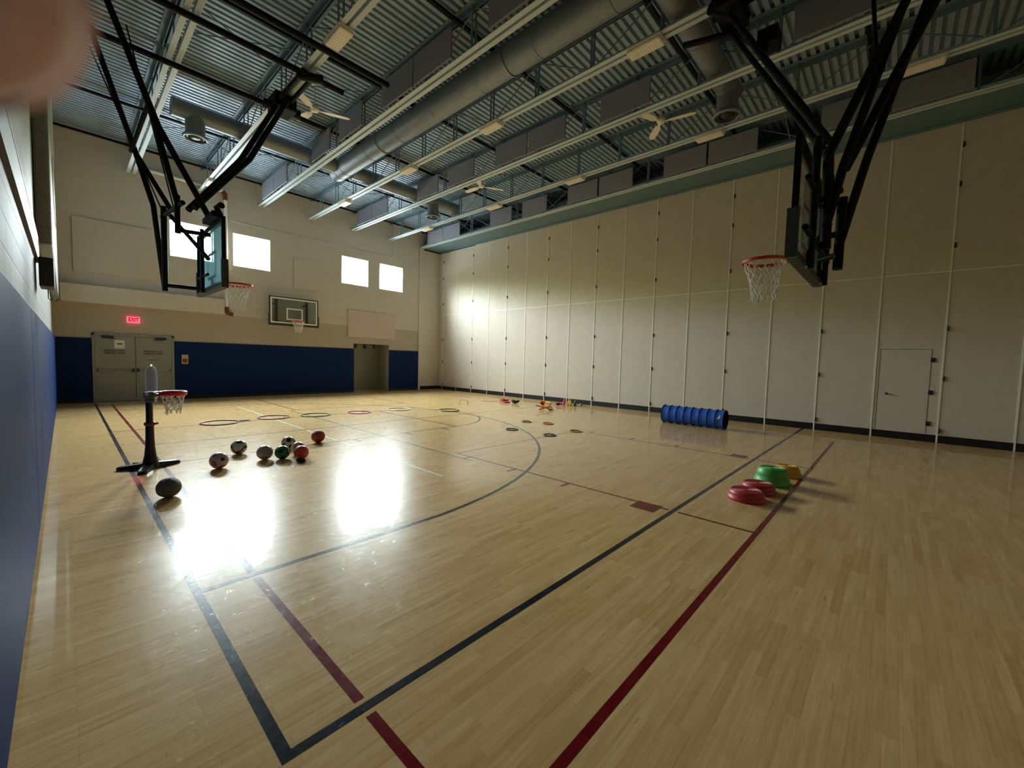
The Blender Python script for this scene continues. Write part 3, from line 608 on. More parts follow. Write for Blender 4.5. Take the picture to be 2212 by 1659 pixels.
def cross_duct(name, x0, x1, y, drops, label, r=0.215):
    t = thing(name, label, 'air duct', ((x0+x1)/2, y, ZDU)); b = MB(); xx = x0
    while xx < x1-0.01:
        x2 = min(xx+1.5, x1); b.tube([(xx, y, ZDU), (x2, y, ZDU)], r, 36, caps=(xx == x0 or x2 == x1)); b.tube([(x2-0.025, y, ZDU), (x2, y, ZDU)], r+0.008, 36, caps=False); xx = x2
    b.build('trunk', M_GALV, t)
    for dx in drops:
        b = MB(); b.tube([(dx, y, ZDU-0.1), (dx, y, 7.06)], r*0.95, 32, caps=False); dd = b.build('drop', M_GALV, t)
        b = MB(); b.lathe([(r*0.95, 0.12), (r*1.22, 0.06), (r*1.25, 0.03), (r*1.05, 0.0), (r*1.02, 0.02)], (dx, y, 6.97), 36); b.build('diffuser_ring', M_GALV, dd)
        b = MB(); b.lathe([(r*0.98, 0.07), (r*0.9, 0.03), (r*0.72, 0.03), (r*0.70, 0.06)], (dx, y, 6.97), 36); b.lathe([(r*0.55, 0.05), (r*0.45, 0.02), (0.001, 0.02)], (dx, y, 6.97), 36); b.tube([(dx-r*0.98, y, 7.01), (dx+r*0.98, y, 7.01)], 0.008, 6); b.build('diffuser_core', M_DARK, dd)
    return t
cross_duct('cross_duct', 1.88, 5.835, 13.2, [2.35], 'galvanised round cross duct at the far left, ending in a drop with a round diffuser')
cross_duct('cross_duct', 6.42, 10.75, 13.2, [9.62], 'galvanised round cross duct at the far right of the main duct, with a round diffuser')
cross_duct('cross_duct', 6.42, 9.98, 2.95, [9.76], 'galvanised round cross duct at the top right, nearest the camera, with a round diffuser', 0.225)

# ================================================================== BASKETBALL HOOPS
def net_mesh(c, r0, r1, h, n=12, rows=5, rc_=0.0058, seed=1, sag=0.0):
    rnd = random.Random(seed); b = MB(); c = Vector(c)
    def P(k, row):
        f = row/rows; r = r0+(r1-r0)*min(1, f*1.25) ** 0.8; a = 2*PI*(k+(0.5 if row % 2 else 0))/n
        j = 0.012 if row else 0
        return c+Vector((r*math.cos(a)+rnd.uniform(-j, j), r*math.sin(a)+rnd.uniform(-j, j), -h*f+rnd.uniform(-j, j)*1.2))
    G_ = [[P(k, r) for k in range(n)] for r in range(rows+1)]
    for r in range(rows):
        for k in range(n):
            a = G_[r][k]
            for q in ((G_[r+1][k], G_[r+1][(k-1) % n]) if r % 2 == 0 else (G_[r+1][k], G_[r+1][(k+1) % n])):
                m_ = (a+q)/2; inw = (c-m_); inw.z = 0; b.tube([a, m_+inw*0.04, q], rc_, 5, caps=False)
    for k in range(n): b.tube([G_[rows][k], G_[rows][k]+Vector((rnd.uniform(-.02, .02), rnd.uniform(-.02, .02), -0.035))], rc_, 5)
    return b
def ring_pts(c, r, n=40): return [Vector(c)+Vector((r*math.cos(2*PI*k/n), r*math.sin(2*PI*k/n), 0)) for k in range(n)]
def backboard(t, M_, wd=1.83, ht=1.07, rim_drop=0.75, rear=True, pad_dark=M_PADG, glass=None):
    """board in its own frame: u across, v = the way it faces, w up from the bottom edge; M_ maps it to the world"""
    def W(u, v, z): return M_ @ Vector((u, v, z))
    def wbox(b, p, q, m=0):
        n = MB(); n.box(p, q); b.add([M_ @ v for v in n.v], n.f, m)
    h = wd/2
    b = MB(); wbox(b, (-h+0.035, -0.012, 0.035), (h-0.035, 0.0, ht-0.035)); gl = b.build('backboard', glass or M_BOARD, t)
    b = MB()
    for p, q in (((-h+0.04, 0.001, 0.04), (-h+0.09, 0.003, ht-0.04)), ((h-0.09, 0.001, 0.04), (h-0.04, 0.003, ht-0.04)), ((-h+0.09, 0.001, 0.04), (h-0.09, 0.003, 0.09)), ((-h+0.09, 0.001, ht-0.09), (h-0.09, 0.003, ht-0.04)),
                 ((-0.305, 0.001, 0.19), (-0.255, 0.003, 0.65)), ((0.255, 0.001, 0.19), (0.305, 0.003, 0.65)), ((-0.255, 0.001, 0.60), (0.255, 0.003, 0.65)), ((-0.255, 0.001, 0.19), (0.255, 0.003, 0.24))): wbox(b, p, q)
    b.build('painted_outline', M_SEAM, gl)
    b = MB()
    for p, q in (((-h, -0.05, 0), (-h+0.036, 0.002, ht)), ((h-0.036, -0.05, 0), (h, 0.002, ht)), ((-h+0.036, -0.05, 0), (h-0.036, 0.002, 0.036)), ((-h+0.036, -0.05, ht-0.036), (h-0.036, 0.002, ht))): wbox(b, p, q)
    b.build('frame', M_BPIPE if rear else M_DARK, t)
    b = MB()   # protective edge pad along the bottom and up the lower corners
    wbox(b, (-h-0.02, -0.065, -0.05), (h+0.02, 0.03, 0.0)); 
    for s in (-1, 1): wbox(b, (s*(h-0.02), -0.065, 0.0), (s*(h+0.025), 0.03, 0.40))
    for k in range(14): u = -h+0.1+k*(wd-0.2)/13; wbox(b, (u-0.02, -0.055, -0.054), (u+0.02, 0.02, -0.05))
    b.build('edge_pad', pad_dark, t)
    rc = Vector((0, 0.38, 0.15)); b = MB()
    wpts = [M_ @ (rc+Vector((0.2286*math.cos(2*PI*k/44), 0.2286*math.sin(2*PI*k/44), 0))) for k in range(44)]
    b.tube(wpts, 0.011, 10, closed=True); b.add([M_ @ (rc+Vector((r*math.cos(2*PI*k/44), r*math.sin(2*PI*k/44), z))) for r, z in ((0.236, 0.004), (0.238, -0.026), (0.232, -0.026), (0.230, 0.004)) for k in range(44)], [(q*44+k, q*44+(k+1) % 44, ((q+1) % 4)*44+(k+1) % 44, ((q+1) % 4)*44+k) for q in range(4) for k in range(44)], 0, True); wbox(b, (-0.07, 0.004, 0.06), (0.07, 0.016, 0.20)); wbox(b, (-0.05, 0.016, 0.135), (0.05, 0.17, 0.148))
    for s in (-1, 1): b.tube([W(s*0.05, 0.016, 0.08), W(s*0.11, 0.19, 0.143)], 0.008, 6)
    rm = b.build('rim', M_RIM, t)
    nb = net_mesh((0, 0, 0), 0.222, 0.125, 0.42, seed=len(t.name)*3+int(abs(M_.translation.x)*10)); b = MB(); b.add([M_ @ (rc+Vector((0, 0, -0.008))+v) for v in nb.v], nb.f, 0, True); b.build('net', M_NET, rm)
    return W
def pipe(t, name, pts, r=0.045, m=None):
    b = MB(); b.tube(pts, r, 12); return b.build(name, m or M_BPIPE, t)

# ---- hoop nearest the camera, hung from the roof at the right, facing the far wall
hr = thing('basketball_hoop', 'black ceiling-hung basketball hoop seen from behind, at the upper right', 'basketball hoop', (5.5, 0.78, 2.70))
W = backboard(hr, Matrix.Translation((5.5, 0.78, 2.72)))
for x in (4.95, 6.02): pipe(hr, 'rear_upright', [(x, 0.66, 2.62), (x, 0.66, 3.86)], 0.035)
for z in (2.95, 3.40): pipe(hr, 'rear_crossbar', [(4.65, 0.675, z), (6.35, 0.675, z)], 0.028)
pipe(hr, 'stub_arm', [(5.55, 0.68, 3.50), (5.50, 0.50, 3.50)], 0.032); pipe(hr, 'stub_arm', [(5.55, 0.68, 3.05), (5.48, 0.52, 3.05)], 0.032); pipe(hr, 'stub_arm', [(5.75, 0.68, 2.86), (5.58, 0.50, 2.86)], 0.032)
pipe(hr, 'mast', [(5.42, 0.60, 2.90), (5.36, 0.62, 3.90)], 0.048)
pipe(hr, 'mast', [(5.56, 0.50, 2.70), (5.60, 0.50, 3.45)], 0.045)
pipe(hr, 'front_brace', [(5.24, 0.62, 3.93), (7.05, 2.22, 7.14)], 0.042)
pipe(hr, 'front_brace', [(5.36, 0.62, 3.82), (7.30, 2.22, 6.95)], 0.036)
pipe(hr, 'hanger', [(5.34, 0.62, 3.83), (6.02, 0.12, 5.52), (6.70, -0.38, 7.20)], 0.045)
pipe(hr, 'hanger', [(5.36, 0.60, 3.12), (5.48, 0.50, 3.75), (6.02, 0.22, 5.2), (6.80, -0.18, 7.20)], 0.042)
pipe(hr, 'hanger', [(5.62, 0.50, 3.75), (6.20, -0.10, 5.50), (6.76, -0.68, 7.20)], 0.045)
pipe(hr, 'hanger', [(5.55, 0.50, 2.95), (5.85, 0.34, 3.9), (6.35, -0.02, 5.55), (6.85, -0.38, 7.20)], 0.042)
pipe(hr, 'cable', [(5.76, 0.32, 4.86), (6.1, 0.42, 5.9), (6.5, 0.5, 7.20)], 0.020)
pipe(hr, 'roof_beam', [(6.55, -1.0, 7.21), (6.95, 0.1, 7.21), (7.20, 2.45, 7.19)], 0.055)
b = MB(); b.box((6.72, 1.98, 6.98), (7.42, 2.34, 7.235), bev=0.02); b.tube([(6.75, 2.35, 7.05), (7.30, 2.0, 7.05)], 0.09, 14); b.tube([(7.3, 2.15, 6.9), (8.1, 1.9, 6.95)], 0.05, 10); b.tube([(7.15, 2.9, 6.98), (7.3, 2.1, 6.9)], 0.05, 10); b.build('winch', M_BPIPE, hr)
b = MB(); b.box((7.95, 1.7, 6.98), (8.3, 2.0, 7.235), bev=0.02); b.build('winch_motor', M_BPIPE, hr)

# ---- hoop by the left wall, facing across the room
hl = thing('basketball_hoop', 'black ceiling-hung basketball hoop in front of the left windows, facing right', 'basketball hoop', (1.78, 8.85, 2.70))
ML = Matrix.Translation((1.78, 8.85, 2.74)) @ Matrix.Rotation(-PI/2, 4, 'Z')
backboard(hl, ML, glass=M_BOARD_BLUE)
pipe(hl, 'rear_upright', [(1.68, 9.05, 2.70), (1.68, 9.05, 3.80)], 0.030)
pipe(hl, 'rear_crossbar', [(1.69, 8.70, 2.98), (1.69, 9.40, 2.98)], 0.022)
pipe(hl, 'mast', [(1.22, 9.45, 2.70), (1.22, 9.45, 4.15)], 0.045); pipe(hl, 'mast', [(1.28, 8.6, 3.55), (1.28, 8.6, 4.15)], 0.04)
pipe(hl, 'stub_arm', [(1.22, 9.45, 2.80), (1.70, 9.40, 2.80)], 0.035); pipe(hl, 'stub_arm', [(1.28, 8.6, 3.6), (1.70, 8.5, 3.6)], 0.035)
pipe(hl, 'hanger', [(0.42, 10.40, 7.12), (0.92, 9.95, 5.1), (1.12, 9.75, 4.2), (1.22, 9.47, 2.72)], 0.042)
pipe(hl, 'hanger', [(0.92, 9.95, 5.1), (1.30, 9.35, 4.1)], 0.038)
pipe(hl, 'hanger', [(0.46, 8.95, 7.12), (1.08, 8.75, 5.2), (1.66, 8.40, 3.86)], 0.045)
pipe(hl, 'hanger', [(1.00, 8.78, 5.45), (1.28, 8.62, 4.05)], 0.042)
pipe(hl, 'hanger', [(1.26, 9.5, 4.1), (1.66, 8.5, 3.2)], 0.034)
pipe(hl, 'cable', [(0.40, 10.2, 6.7), (1.25, 9.4, 3.9)], 0.010); pipe(hl, 'cable', [(0.75, 8.9, 6.6), (1.30, 8.9, 3.9)], 0.010)
pipe(hl, 'cross_tie', [(0.86, 9.95, 5.1), (0.98, 8.80, 5.5)], 0.032)
pipe(hl, 'top_tie', [(1.22, 9.6, 4.0), (1.32, 8.4, 4.0)], 0.036)
pipe(hl, 'front_brace', [(3.22, 9.98, 7.02), (2.35, 9.35, 5.3), (1.45, 8.75, 4.0)], 0.050); pipe(hl, 'front_brace', [(3.32, 9.72, 7.02), (2.45, 9.15, 5.3), (1.50, 8.55, 4.0)], 0.050)
b = MB(); b.box((1.62, 8.02, 3.80), (1.76, 8.7, 3.89), bev=0.015); b.tube([(1.72, 8.02, 3.84), (1.72, 8.16, 3.98), (1.74, 7.98, 3.98)], 0.05, 10); b.build('height_adjuster', M_BPIPE, hl)
for y, x0, x1 in ((10.55, 0.28, 4.45), (8.85, 0.30, 4.10), (7.90, 1.75, 4.60)):
    pipe(hl, 'roof_beam', [(x0, y, 7.17), (x1, y, 7.17)], 0.055)
pipe(hl, 'winch_rail', [(3.22, 8.6, 7.06), (3.22, 10.5, 7.06)], 0.045); pipe(hl, 'winch_rail', [(3.42, 8.6, 7.06), (3.42, 10.5, 7.06)], 0.045)
b = MB(); b.box((3.12, 9.85, 6.90), (3.55, 10.35, 7.20), bev=0.02); b.tube([(3.0, 10.2, 7.0), (3.7, 10.1, 7.0)], 0.09, 14); b.build('winch', M_BPIPE, hl)
b = MB(); b.tube([(3.15, 8.75, 7.02), (3.6, 8.65, 7.1)], 0.08, 12); b.build('cable_drum', M_BPIPE, hl)
for x in (0.42, 3.32):
    for y in (8.85, 10.55):
        b = MB(); b.box((x-0.06, y-0.05, 7.11), (x+0.06, y+0.05, 7.235), bev=0.01); b.build('beam_clamp', M_BPIPE, hl)

# ---- hoop on the far wall
hf = thing('basketball_hoop', 'glass backboard with a small red hoop mounted on the far wall', 'basketball hoop', (6.27, YF-0.4, 2.75))
MF = Matrix.Translation((6.27, YF-0.42, 2.82)) @ Matrix.Rotation(PI, 4, 'Z')
backboard(hf, MF, rear=False, pad_dark=M_PADG)
for x in (5.62, 6.75):
    b = MB(); b.box((x-0.05, YF-0.37, 2.9), (x+0.05, YF-0.30, 3.78)); b.box((x-0.04, YF-0.30, 3.0), (x+0.04, YF-0.002, 3.06)); b.box((x-0.04, YF-0.30, 3.6), (x+0.04, YF-0.002, 3.66)); b.build('wall_bracket', M_DARK, hf)

# ================================================================== THINGS ON THE FLOOR
def cmat(n, rgb, **k): return mat(n, rgb, **({'rough': 0.45, 'var': 0.05} | k))
# ---- toddler hoop stand
ts = thing('toy_basketball_stand', 'small black toy basketball stand with clear backboard and red hoop on the left sideline', 'toy basketball stand', (0.78, 7.6, 0))
TB = cmat('toy_black_plastic', (14, 14, 16), rough=0.35); TG = cmat('toy_grey_plastic', (92, 92, 96), rough=0.35)
b = MB(); prof = []
b.tube([(0.78, 7.6, 0.02), (0.78, 7.6, 0.10), (0.78, 7.6, 0.18), (0.78, 7.6, 0.30), (0.78, 7.6, 0.42), (0.78, 7.6, 0.64)], [0.105, 0.085, 0.068, 0.056, 0.050, 0.047], 18); b.build('column', TB, ts)
for ang in (0.38, 1.95, 2.75, 4.35):
    d = Vector((math.cos(ang), math.sin(ang), 0)); n = Vector((-d.y, d.x, 0)); L = 0.36; c = Vector((0.78, 7.6, 0)); b = MB()
    st = [(0.02, 0.075, 0.085), (0.12, 0.062, 0.070), (0.24, 0.058, 0.056), (L-0.03, 0.055, 0.046), (L, 0.035, 0.038)]; vs = []
    for u, hw, ht in st: vs += [c+d*u-n*hw, c+d*u+n*hw, c+d*u+n*hw*0.8+Vector((0,0,ht)), c+d*u-n*hw*0.8+Vector((0,0,ht))]
    fs = [(0,1,2,3)]+[(4*i+a, 4*i+(a+1) % 4, 4*i+4+(a+1) % 4, 4*i+4+a) for i in range(4) for a in range(4)]+[(19,18,17,16)]
    b.add(vs, fs); b.build('base_foot', TB, ts)
b = MB(); b.tube([(0.78, 7.6, 0.60), (0.78, 7.6, 1.06)], 0.040, 16); b.build('upper_post', TB, ts)
b = MB(); b.lathe([(0.05, 0.0), (0.062, 0.008), (0.062, 0.042), (0.05, 0.05)], (0.78, 7.6, 0.60), 20); b.tube([(0.83, 7.57, 0.625), (0.865, 7.55, 0.635)], 0.014, 8); b.build('collar', cmat('toy_brown_red', (110, 44, 32)), ts, label='brown red locking collar')
Mt = Matrix.Translation((0.81, 7.59, 0)) @ Matrix.Rotation(math.radians(-20)-PI/2, 4, 'Z')
def arch(hw, z0, z1, n=14):
    r = hw; pts = [(-hw, z0), (hw, z0)]
    for k in range(n+1): a = PI*k/n; pts.append((r*math.cos(a), z1-r*0.75+r*0.75*math.sin(a)))
    return pts
b = MB(); b.prism([Mt @ Vector((u, 0.0, z)) for u, z in arch(0.225, 1.04, 1.44)], Mt.to_3x3() @ Vector((0, 0.012, 0))); bd = b.build('backboard', M_CLEAR, ts)
b = MB(); ed = arch(0.225, 1.04, 1.44); b.tube([Mt @ Vector((u, 0.0, z)) for u, z in ed[1:]+ed[:1]], 0.016, 8); b.build('edge_rib', M_CLEAR, bd)
b = MB(); q = MB(); q.box((-0.11, -0.07, 0.99), (0.11, 0.05, 1.08), bev=0.012); q.box((-0.075, -0.06, 0.93), (0.075, 0.045, 1.0), bev=0.012); b.add([Mt @ v for v in q.v], q.f); b.build('board_clamp', TG, ts)
b = MB(); rc_ = Mt @ Vector((0, 0.235, 1.055))
pr = [(0.142, -0.028), (0.158, -0.022), (0.162, 0.018), (0.155, 0.028), (0.144, 0.024), (0.142, -0.028)]; b.lathe(pr, rc_, 36)
q = MB(); q.box((-0.06, 0.012, 1.02), (0.06, 0.11, 1.05)); b.add([Mt @ v for v in q.v], q.f); rm = b.build('rim', cmat('toy_red_plastic', (196, 22, 34), rough=0.35), ts)
net_mesh(rc_+Vector((0, 0, -0.03)), 0.14, 0.088, 0.23, n=10, rows=4, rc_=0.006, seed=5).build('net', M_NET, rm)

# ---- balls
def ico(c, R, sub=4, sq=1.0):
    bm = bmesh.new(); bmesh.ops.create_icosphere(bm, subdivisions=sub, radius=1.0)
    vs = [v.co.copy() for v in bm.verts]; fs = [[v.index for v in f.verts] for f in bm.faces]; ce = [f.calc_center_median().normalized() for f in bm.faces]; bm.free(); return vs, fs, ce
bm = bmesh.new(); bmesh.ops.create_icosphere(bm, subdivisions=1, radius=1.0); ICO12 = [v.co.normalized() for v in bm.verts]; bm.free()
def ball(name, label, c, R, mats, pick, rot=(0, 0, 0), sq=1.0, seams=False, grp='balls'):
    vs, fs, ce = ico(c, R); E_ = Matrix.Rotation(rot[2], 3, 'Z') @ Matrix.Rotation(rot[1], 3, 'Y') @ Matrix.Rotation(rot[0], 3, 'X'); b = MB()
    c = Vector((c[0], c[1], R*sq))
    def P(v):
        p = E_ @ (v*R); p.z *= sq; return p+c
    b.v = [P(v) for v in vs]; b.f = fs; b.mi = [pick(d) for d in ce]; b.sm = [True]*len(fs)
    o = b.build(name, mats, origin=(c.x, c.y, 0)); tag(o, label, 'ball', grp)
    if seams:
        s = MB(); sm_ = cmat('ball_seam', (26, 16, 12))
        def loop(f): s.tube([P(f(2*PI*k/48).normalized()*1.001) for k in range(48)], R*0.018, 5, closed=True)
        loop(lambda a: Vector((math.cos(a), math.sin(a), 0))); loop(lambda a: Vector((math.cos(a), 0, math.sin(a))))
        for s_ in (-1, 1): loop(lambda a: Vector((math.cos(a)*0.75, math.sin(a)*0.75+0, s_*(0.30+0.38*math.cos(a)**2))))
        s.build('seam', sm_, o)
    return o
def spots(ang): return lambda d: 1 if max(d.dot(v) for v in ICO12) > math.cos(ang) else 0
LB = cmat('ball_leather_white', (176, 170, 164), rough=0.3); GB = cmat('ball_leather_grey', (150, 144, 138), rough=0.3); KB = cmat('ball_black', (18, 18, 20), rough=0.3); RB = cmat('ball_red', (150, 36, 34), rough=0.3)
GR = cmat('ball_green', (14, 120, 50), rough=0.3); DG = cmat('ball_dark_green', (8, 44, 22), rough=0.3); OB = cmat('ball_orange', (196, 72, 44), rough=0.4); BB = cmat('ball_brick', (150, 54, 34), rough=0.6, bump=0.3, bscale=500); GY = cmat('ball_grey', (104, 104, 98), rough=0.65, bump=0.3, bscale=500)
ball('ball', 'slightly flattened grey ball nearest the camera, right of the toy stand', (0.76, 5.94), 0.116, [GY, GB], lambda d: 0, (0.3, 0.2, 0.4), 0.95, seams=True)
ball('soccer_ball', 'white ball with dark red patches, next to the flattened grey ball', (1.45, 6.97), 0.116, [LB, RB, KB], lambda d: 1 if max(d.dot(v) for v in ICO12[:5]) > 0.93 else (2 if max(d.dot(v) for v in ICO12[5:]) > 0.975 else 0), (0.5, 0.2, 1.0))
ball('soccer_ball', 'white ball with bold black zigzag stripes, second from the toy stand', (1.89, 7.77), 0.116, [LB, KB], lambda d: 1 if (abs(d.z-0.35*math.sin(3*math.atan2(d.y, d.x))) < 0.18 or d.z < -0.62 or d.z > 0.86) else 0, (0.25, -0.2, 0.6))
ball('soccer_ball', 'plain grey-white ball with one dark curve, touching the green ball', (2.075, 7.11), 0.113, [GB, KB], lambda d: 1 if abs(d.z+0.35-0.25*d.x) < 0.05 and d.y < 0.4 else 0, (0.2, 0.35, 0.0))
ball('soccer_ball', 'green ball with dark spots in the middle of the group', (2.285, 6.985), 0.108, [GR, DG], spots(0.30), (0.4, 0.2, 0.2))
ball('soccer_ball', 'white soccer ball with black spots behind the green one', (2.61, 7.68), 0.110, [LB, KB], spots(0.33), (0.1, 0.25, 0.55))
ball('soccer_ball', 'pale white and red ball half hidden behind the orange ball', (2.57, 7.13), 0.108, [LB, RB], spots(0.22), (0.7, 0.2, 0.1))
ball('basketball', 'orange ball with dark seams in front of the half hidden white ball', (2.50, 6.80), 0.108, [OB, RB], lambda d: 1 if abs(d.x) < 0.06 or abs(d.y-0.3) < 0.05 else 0, (0.2, 0.3, 0.5))
ball('basketball', 'brick red basketball farthest right and alone', (3.21, 7.91), 0.119, [BB, KB], lambda d: 0, (0.6, 0.3, 0.2), seams=True)
b = MB()
for p, r in (((2.40, 6.62, 0.04), 0.04), ((2.45, 6.58, 0.03), 0.03), ((2.42, 6.66, 0.03), 0.03)):
    vs, fs, ce = ico(p, r, 2); b.add([v*r+Vector(p) for v in vs], fs, 0, True)
o = b.build('bean_bag', cmat('dark_cloth', (24, 32, 32), rough=0.8), origin=(2.42, 6.62, 0)); tag(o, 'small dark bean bag on the floor by the orange ball', 'bean bag')

# ---- hoops and rings lying on the floor
def ring(name, label, x, y, R, r, rgb, grp, cat):
    b = MB(); b.tube(ring_pts((x, y, r+0.001), R, 48), r, 8, closed=True); o = b.build(name, cmat('ring_%d_%d_%d' % rgb, rgb, rough=0.4), origin=(x, y, 0)); tag(o, label, cat, grp)
H = 'hula hoops across the court'
ring('hula_hoop', 'maroon hula hoop at the left end of the hoop row', 2.42, 11.50, 0.37, 0.013, (112, 14, 30), H, 'hula hoop')
ring('hula_hoop', 'orange-brown hula hoop lying across the white floor line', 3.64, 11.72, 0.36, 0.013, (152, 84, 44), H, 'hula hoop')
ring('hula_hoop', 'teal green hula hoop, third of the row from the left', 4.62, 11.55, 0.36, 0.013, (76, 128, 112), H, 'hula hoop')
ring('hula_hoop', 'salmon red hula hoop, fourth of the row from the left', 5.82, 11.42, 0.32, 0.013, (206, 82, 74), H, 'hula hoop')
ring('hula_hoop', 'pale cream hula hoop, second from the right of the row', 7.10, 11.38, 0.34, 0.013, (224, 214, 160), H, 'hula hoop')
ring('hula_hoop', 'dark green hula hoop at the right end of the row, on the curved line', 8.25, 10.32, 0.33, 0.013, (96, 112, 66), H, 'hula hoop')
R_ = 'small rings in front of the partition'
ring('toss_ring', 'small olive ring, farthest of the five small rings', 8.43, 7.20, 0.135, 0.010, (128, 120, 72), R_, 'ring')
ring('toss_ring', 'small salmon red ring near the orange toys', 8.62, 6.62, 0.145, 0.010, (214, 74, 54), R_, 'ring')
ring('toss_ring', 'small navy ring inside the curved line', 7.19, 6.60, 0.140, 0.010, (40, 44, 78), R_, 'ring')
ring('toss_ring', 'small navy ring just outside the curved line', 7.30, 5.55, 0.140, 0.010, (36, 40, 74), R_, 'ring')
ring('toss_ring', 'small yellow-green ring, nearest the blue tunnel', 8.21, 5.47, 0.145, 0.010, (176, 164, 54), R_, 'ring')

# ---- stepping stones
def stone(label, x, y, rgb, tiers, r0=0.215, r1=0.178, h=0.115, a=0.0):
    t = thing('stepping_stone', label, 'stepping stone', (x, y, 0), 'stepping stones by the red line'); m = cmat('stone_%d_%d_%d' % rgb, rgb, rough=0.42)
    th = h/tiers; prof = []
    for k in range(tiers):
        ra = r0+(r1-r0)*k/tiers; rb = r0+(r1-r0)*(k+0.75)/tiers; z = th*k
        prof += [(ra*0.97, z+(0.0 if k == 0 else 0.004)), (ra, z+0.012), (ra*0.995, z+th*0.45), (rb*0.985, z+th-0.006), (rb*0.955, z+th)]
    prof.append((r1*0.9, h-0.004)); b = MB(); b.lathe(prof, (x, y, 0.0), 56); b.build('body', m, t)
    pr = [(r1*0.965, h-0.012)]; rr = r1*0.93; z = h
    while rr > 0.015: pr += [(rr, z+0.005), (rr-0.007, z+0.005), (rr-0.009, z), (rr-0.014, z)]; rr -= 0.0185
    pr.append((0.0008, z)); b = MB(); b.lathe(pr, (x, y, 0), 56, smooth=False); b.build('ridged_top', m, t)
    for k in range(3):
        an = a+2*PI*k/3; b = MB(); b.tube([(x+r0*0.8*math.cos(an), y+r0*0.8*math.sin(an), 0.0), (x+r0*0.8*math.cos(an), y+r0*0.8*math.sin(an), 0.012)], 0.02, 10); b.build('rubber_foot', m, t)
stone('red ridged stepping stone nearest the camera', 5.73, 1.26, (186, 52, 64), 2)
stone('red ridged stepping stone just behind the nearest red one', 6.20, 1.23, (180, 50, 62), 2)
stone('tall green ridged stepping stone behind the red ones', 6.78, 1.18, (84, 172, 84), 2, 0.225, 0.165, 0.225)
stone('yellow stepping stone farthest back in the row, behind the green one', 7.46, 1.11, (214, 158, 44), 2, 0.20, 0.135, 0.15)

# ---- crawl tunnel
tn = thing('crawl_tunnel', 'blue fabric crawl tunnel lying by the partition', 'crawl tunnel', (11.65, 3.95, 0))
TBL = cmat('tunnel_blue_cloth', (36, 92, 200), rough=0.7, bump=0.5, bscale=24); TIN = cmat('tunnel_dark_lining', (16, 18, 34), rough=0.8); TRI = cmat('tunnel_navy_binding', (14, 18, 44), rough=0.6)
A0, A1, RT = Vector((11.66, 4.76, 0.25)), Vector((11.64, 3.14, 0.25)), 0.25
b = MB(); N, K = 57, 36; outer = []; inner = []
rnd = random.Random(3)
for i in range(N):
    f = i/(N-1); c = A0.lerp(A1, f); ph = (f*8) % 1.0; sagr = RT-0.012*math.sin(PI*ph)-0.001
    for k in range(K):
        a = 2*PI*k/K; wv = 0.004*math.sin(5*a+9*f*PI)*math.sin(PI*ph)
        outer.append(c+Vector(((sagr+wv)*math.cos(a), 0, (sagr+wv)*math.sin(a)-0.0)))
        inner.append(c+Vector(((sagr+wv-0.006)*math.cos(a), 0, (sagr+wv-0.006)*math.sin(a))))
fs = [(i*K+k, (i+1)*K+k, (i+1)*K+(k+1) % K, i*K+(k+1) % K) for i in range(N-1) for k in range(K)]
b.add(outer, fs, 0, True); b.add(inner, [f[::-1] for f in fs], 1, True); b.build('fabric_sleeve', [TBL, TIN], tn)
for i in range(9):
    c = A0.lerp(A1, i/8); b = MB(); b.tube([c+Vector(((RT)*math.cos(2*PI*k/40), 0, (RT)*math.sin(2*PI*k/40))) for k in range(40)], 0.0085, 8, closed=True); b.build('wire_hoop', TRI, tn)
b = MB(); q = [(11.39, 3.20, 0.30), (11.39, 3.28, 0.27), (11.405, 3.21, 0.40)]; b.prism(q, (-0.004, 0, 0)); b.build('label_tag', M_WHITE, tn)

# ---- toys by the foot of the partition
def pin(name, label, x, y, rgb, h=0.27, lying=None, stripe=None):
    pr = [(0.0, 0.0), (0.30, 0.0), (0.36, 0.06), (0.44, 0.22), (0.46, 0.34), (0.38, 0.52), (0.22, 0.66), (0.17, 0.74), (0.20, 0.84), (0.21, 0.90), (0.15, 0.97), (0.0, 1.0)]
    s = h*0.5; b = MB(); Mx = None; c = (x, y, 0.001)
    if lying is not None: Mx = Matrix.Rotation(lying, 3, 'Z') @ Matrix.Rotation(PI/2, 3, 'Y'); c = (x, y, 0.46*s*0.5+0.05)
    b.lathe([(r*s*0.98, z*h) for r, z in pr], c, 24, M=Mx); b.lathe([(r*s, z*h) for r, z in ((0.185, 0.70), (0.185, 0.76))], c, 24, m=1, M=Mx)
    o = b.build(name, [cmat('pin_%d_%d_%d' % rgb, rgb, rough=0.35), cmat('pin_band_%d_%d_%d' % (stripe or rgb), stripe or rgb)], origin=(x, y, 0)); tag(o, label, 'bowling pin', 'toy bowling pins')
pin('bowling_pin', 'pink toy bowling pin standing at the left of the group by the partition', 12.75, 9.06, (236, 92, 116))
pin('bowling_pin', 'yellow toy bowling pin standing next to the pink one', 12.86, 8.92, (236, 214, 90), 0.285, stripe=(60, 60, 30))
pin('bowling_pin', 'yellow toy bowling pin standing in front of the green one', 12.80, 8.80, (226, 192, 62), 0.25)
pin('bowling_pin', 'green and white toy bowling pin at the right of the group', 12.98, 8.72, (96, 120, 92), 0.26, stripe=(230, 230, 220))
pin('bowling_pin', 'red toy bowling pin lying on its side left of the pink one', 12.32, 9.12, (176, 22, 34), 0.25, lying=-0.9, stripe=(30, 60, 30))
ball('toy_ball', 'small white and dark ball near the partition, right of the bowling pins', (13.13, 8.56), 0.048, [cmat('toyball_white', (226, 228, 226)), KB], lambda d: 1 if d.x*0.74-d.y*0.68 > 0.05 else 0, grp='small toy balls')
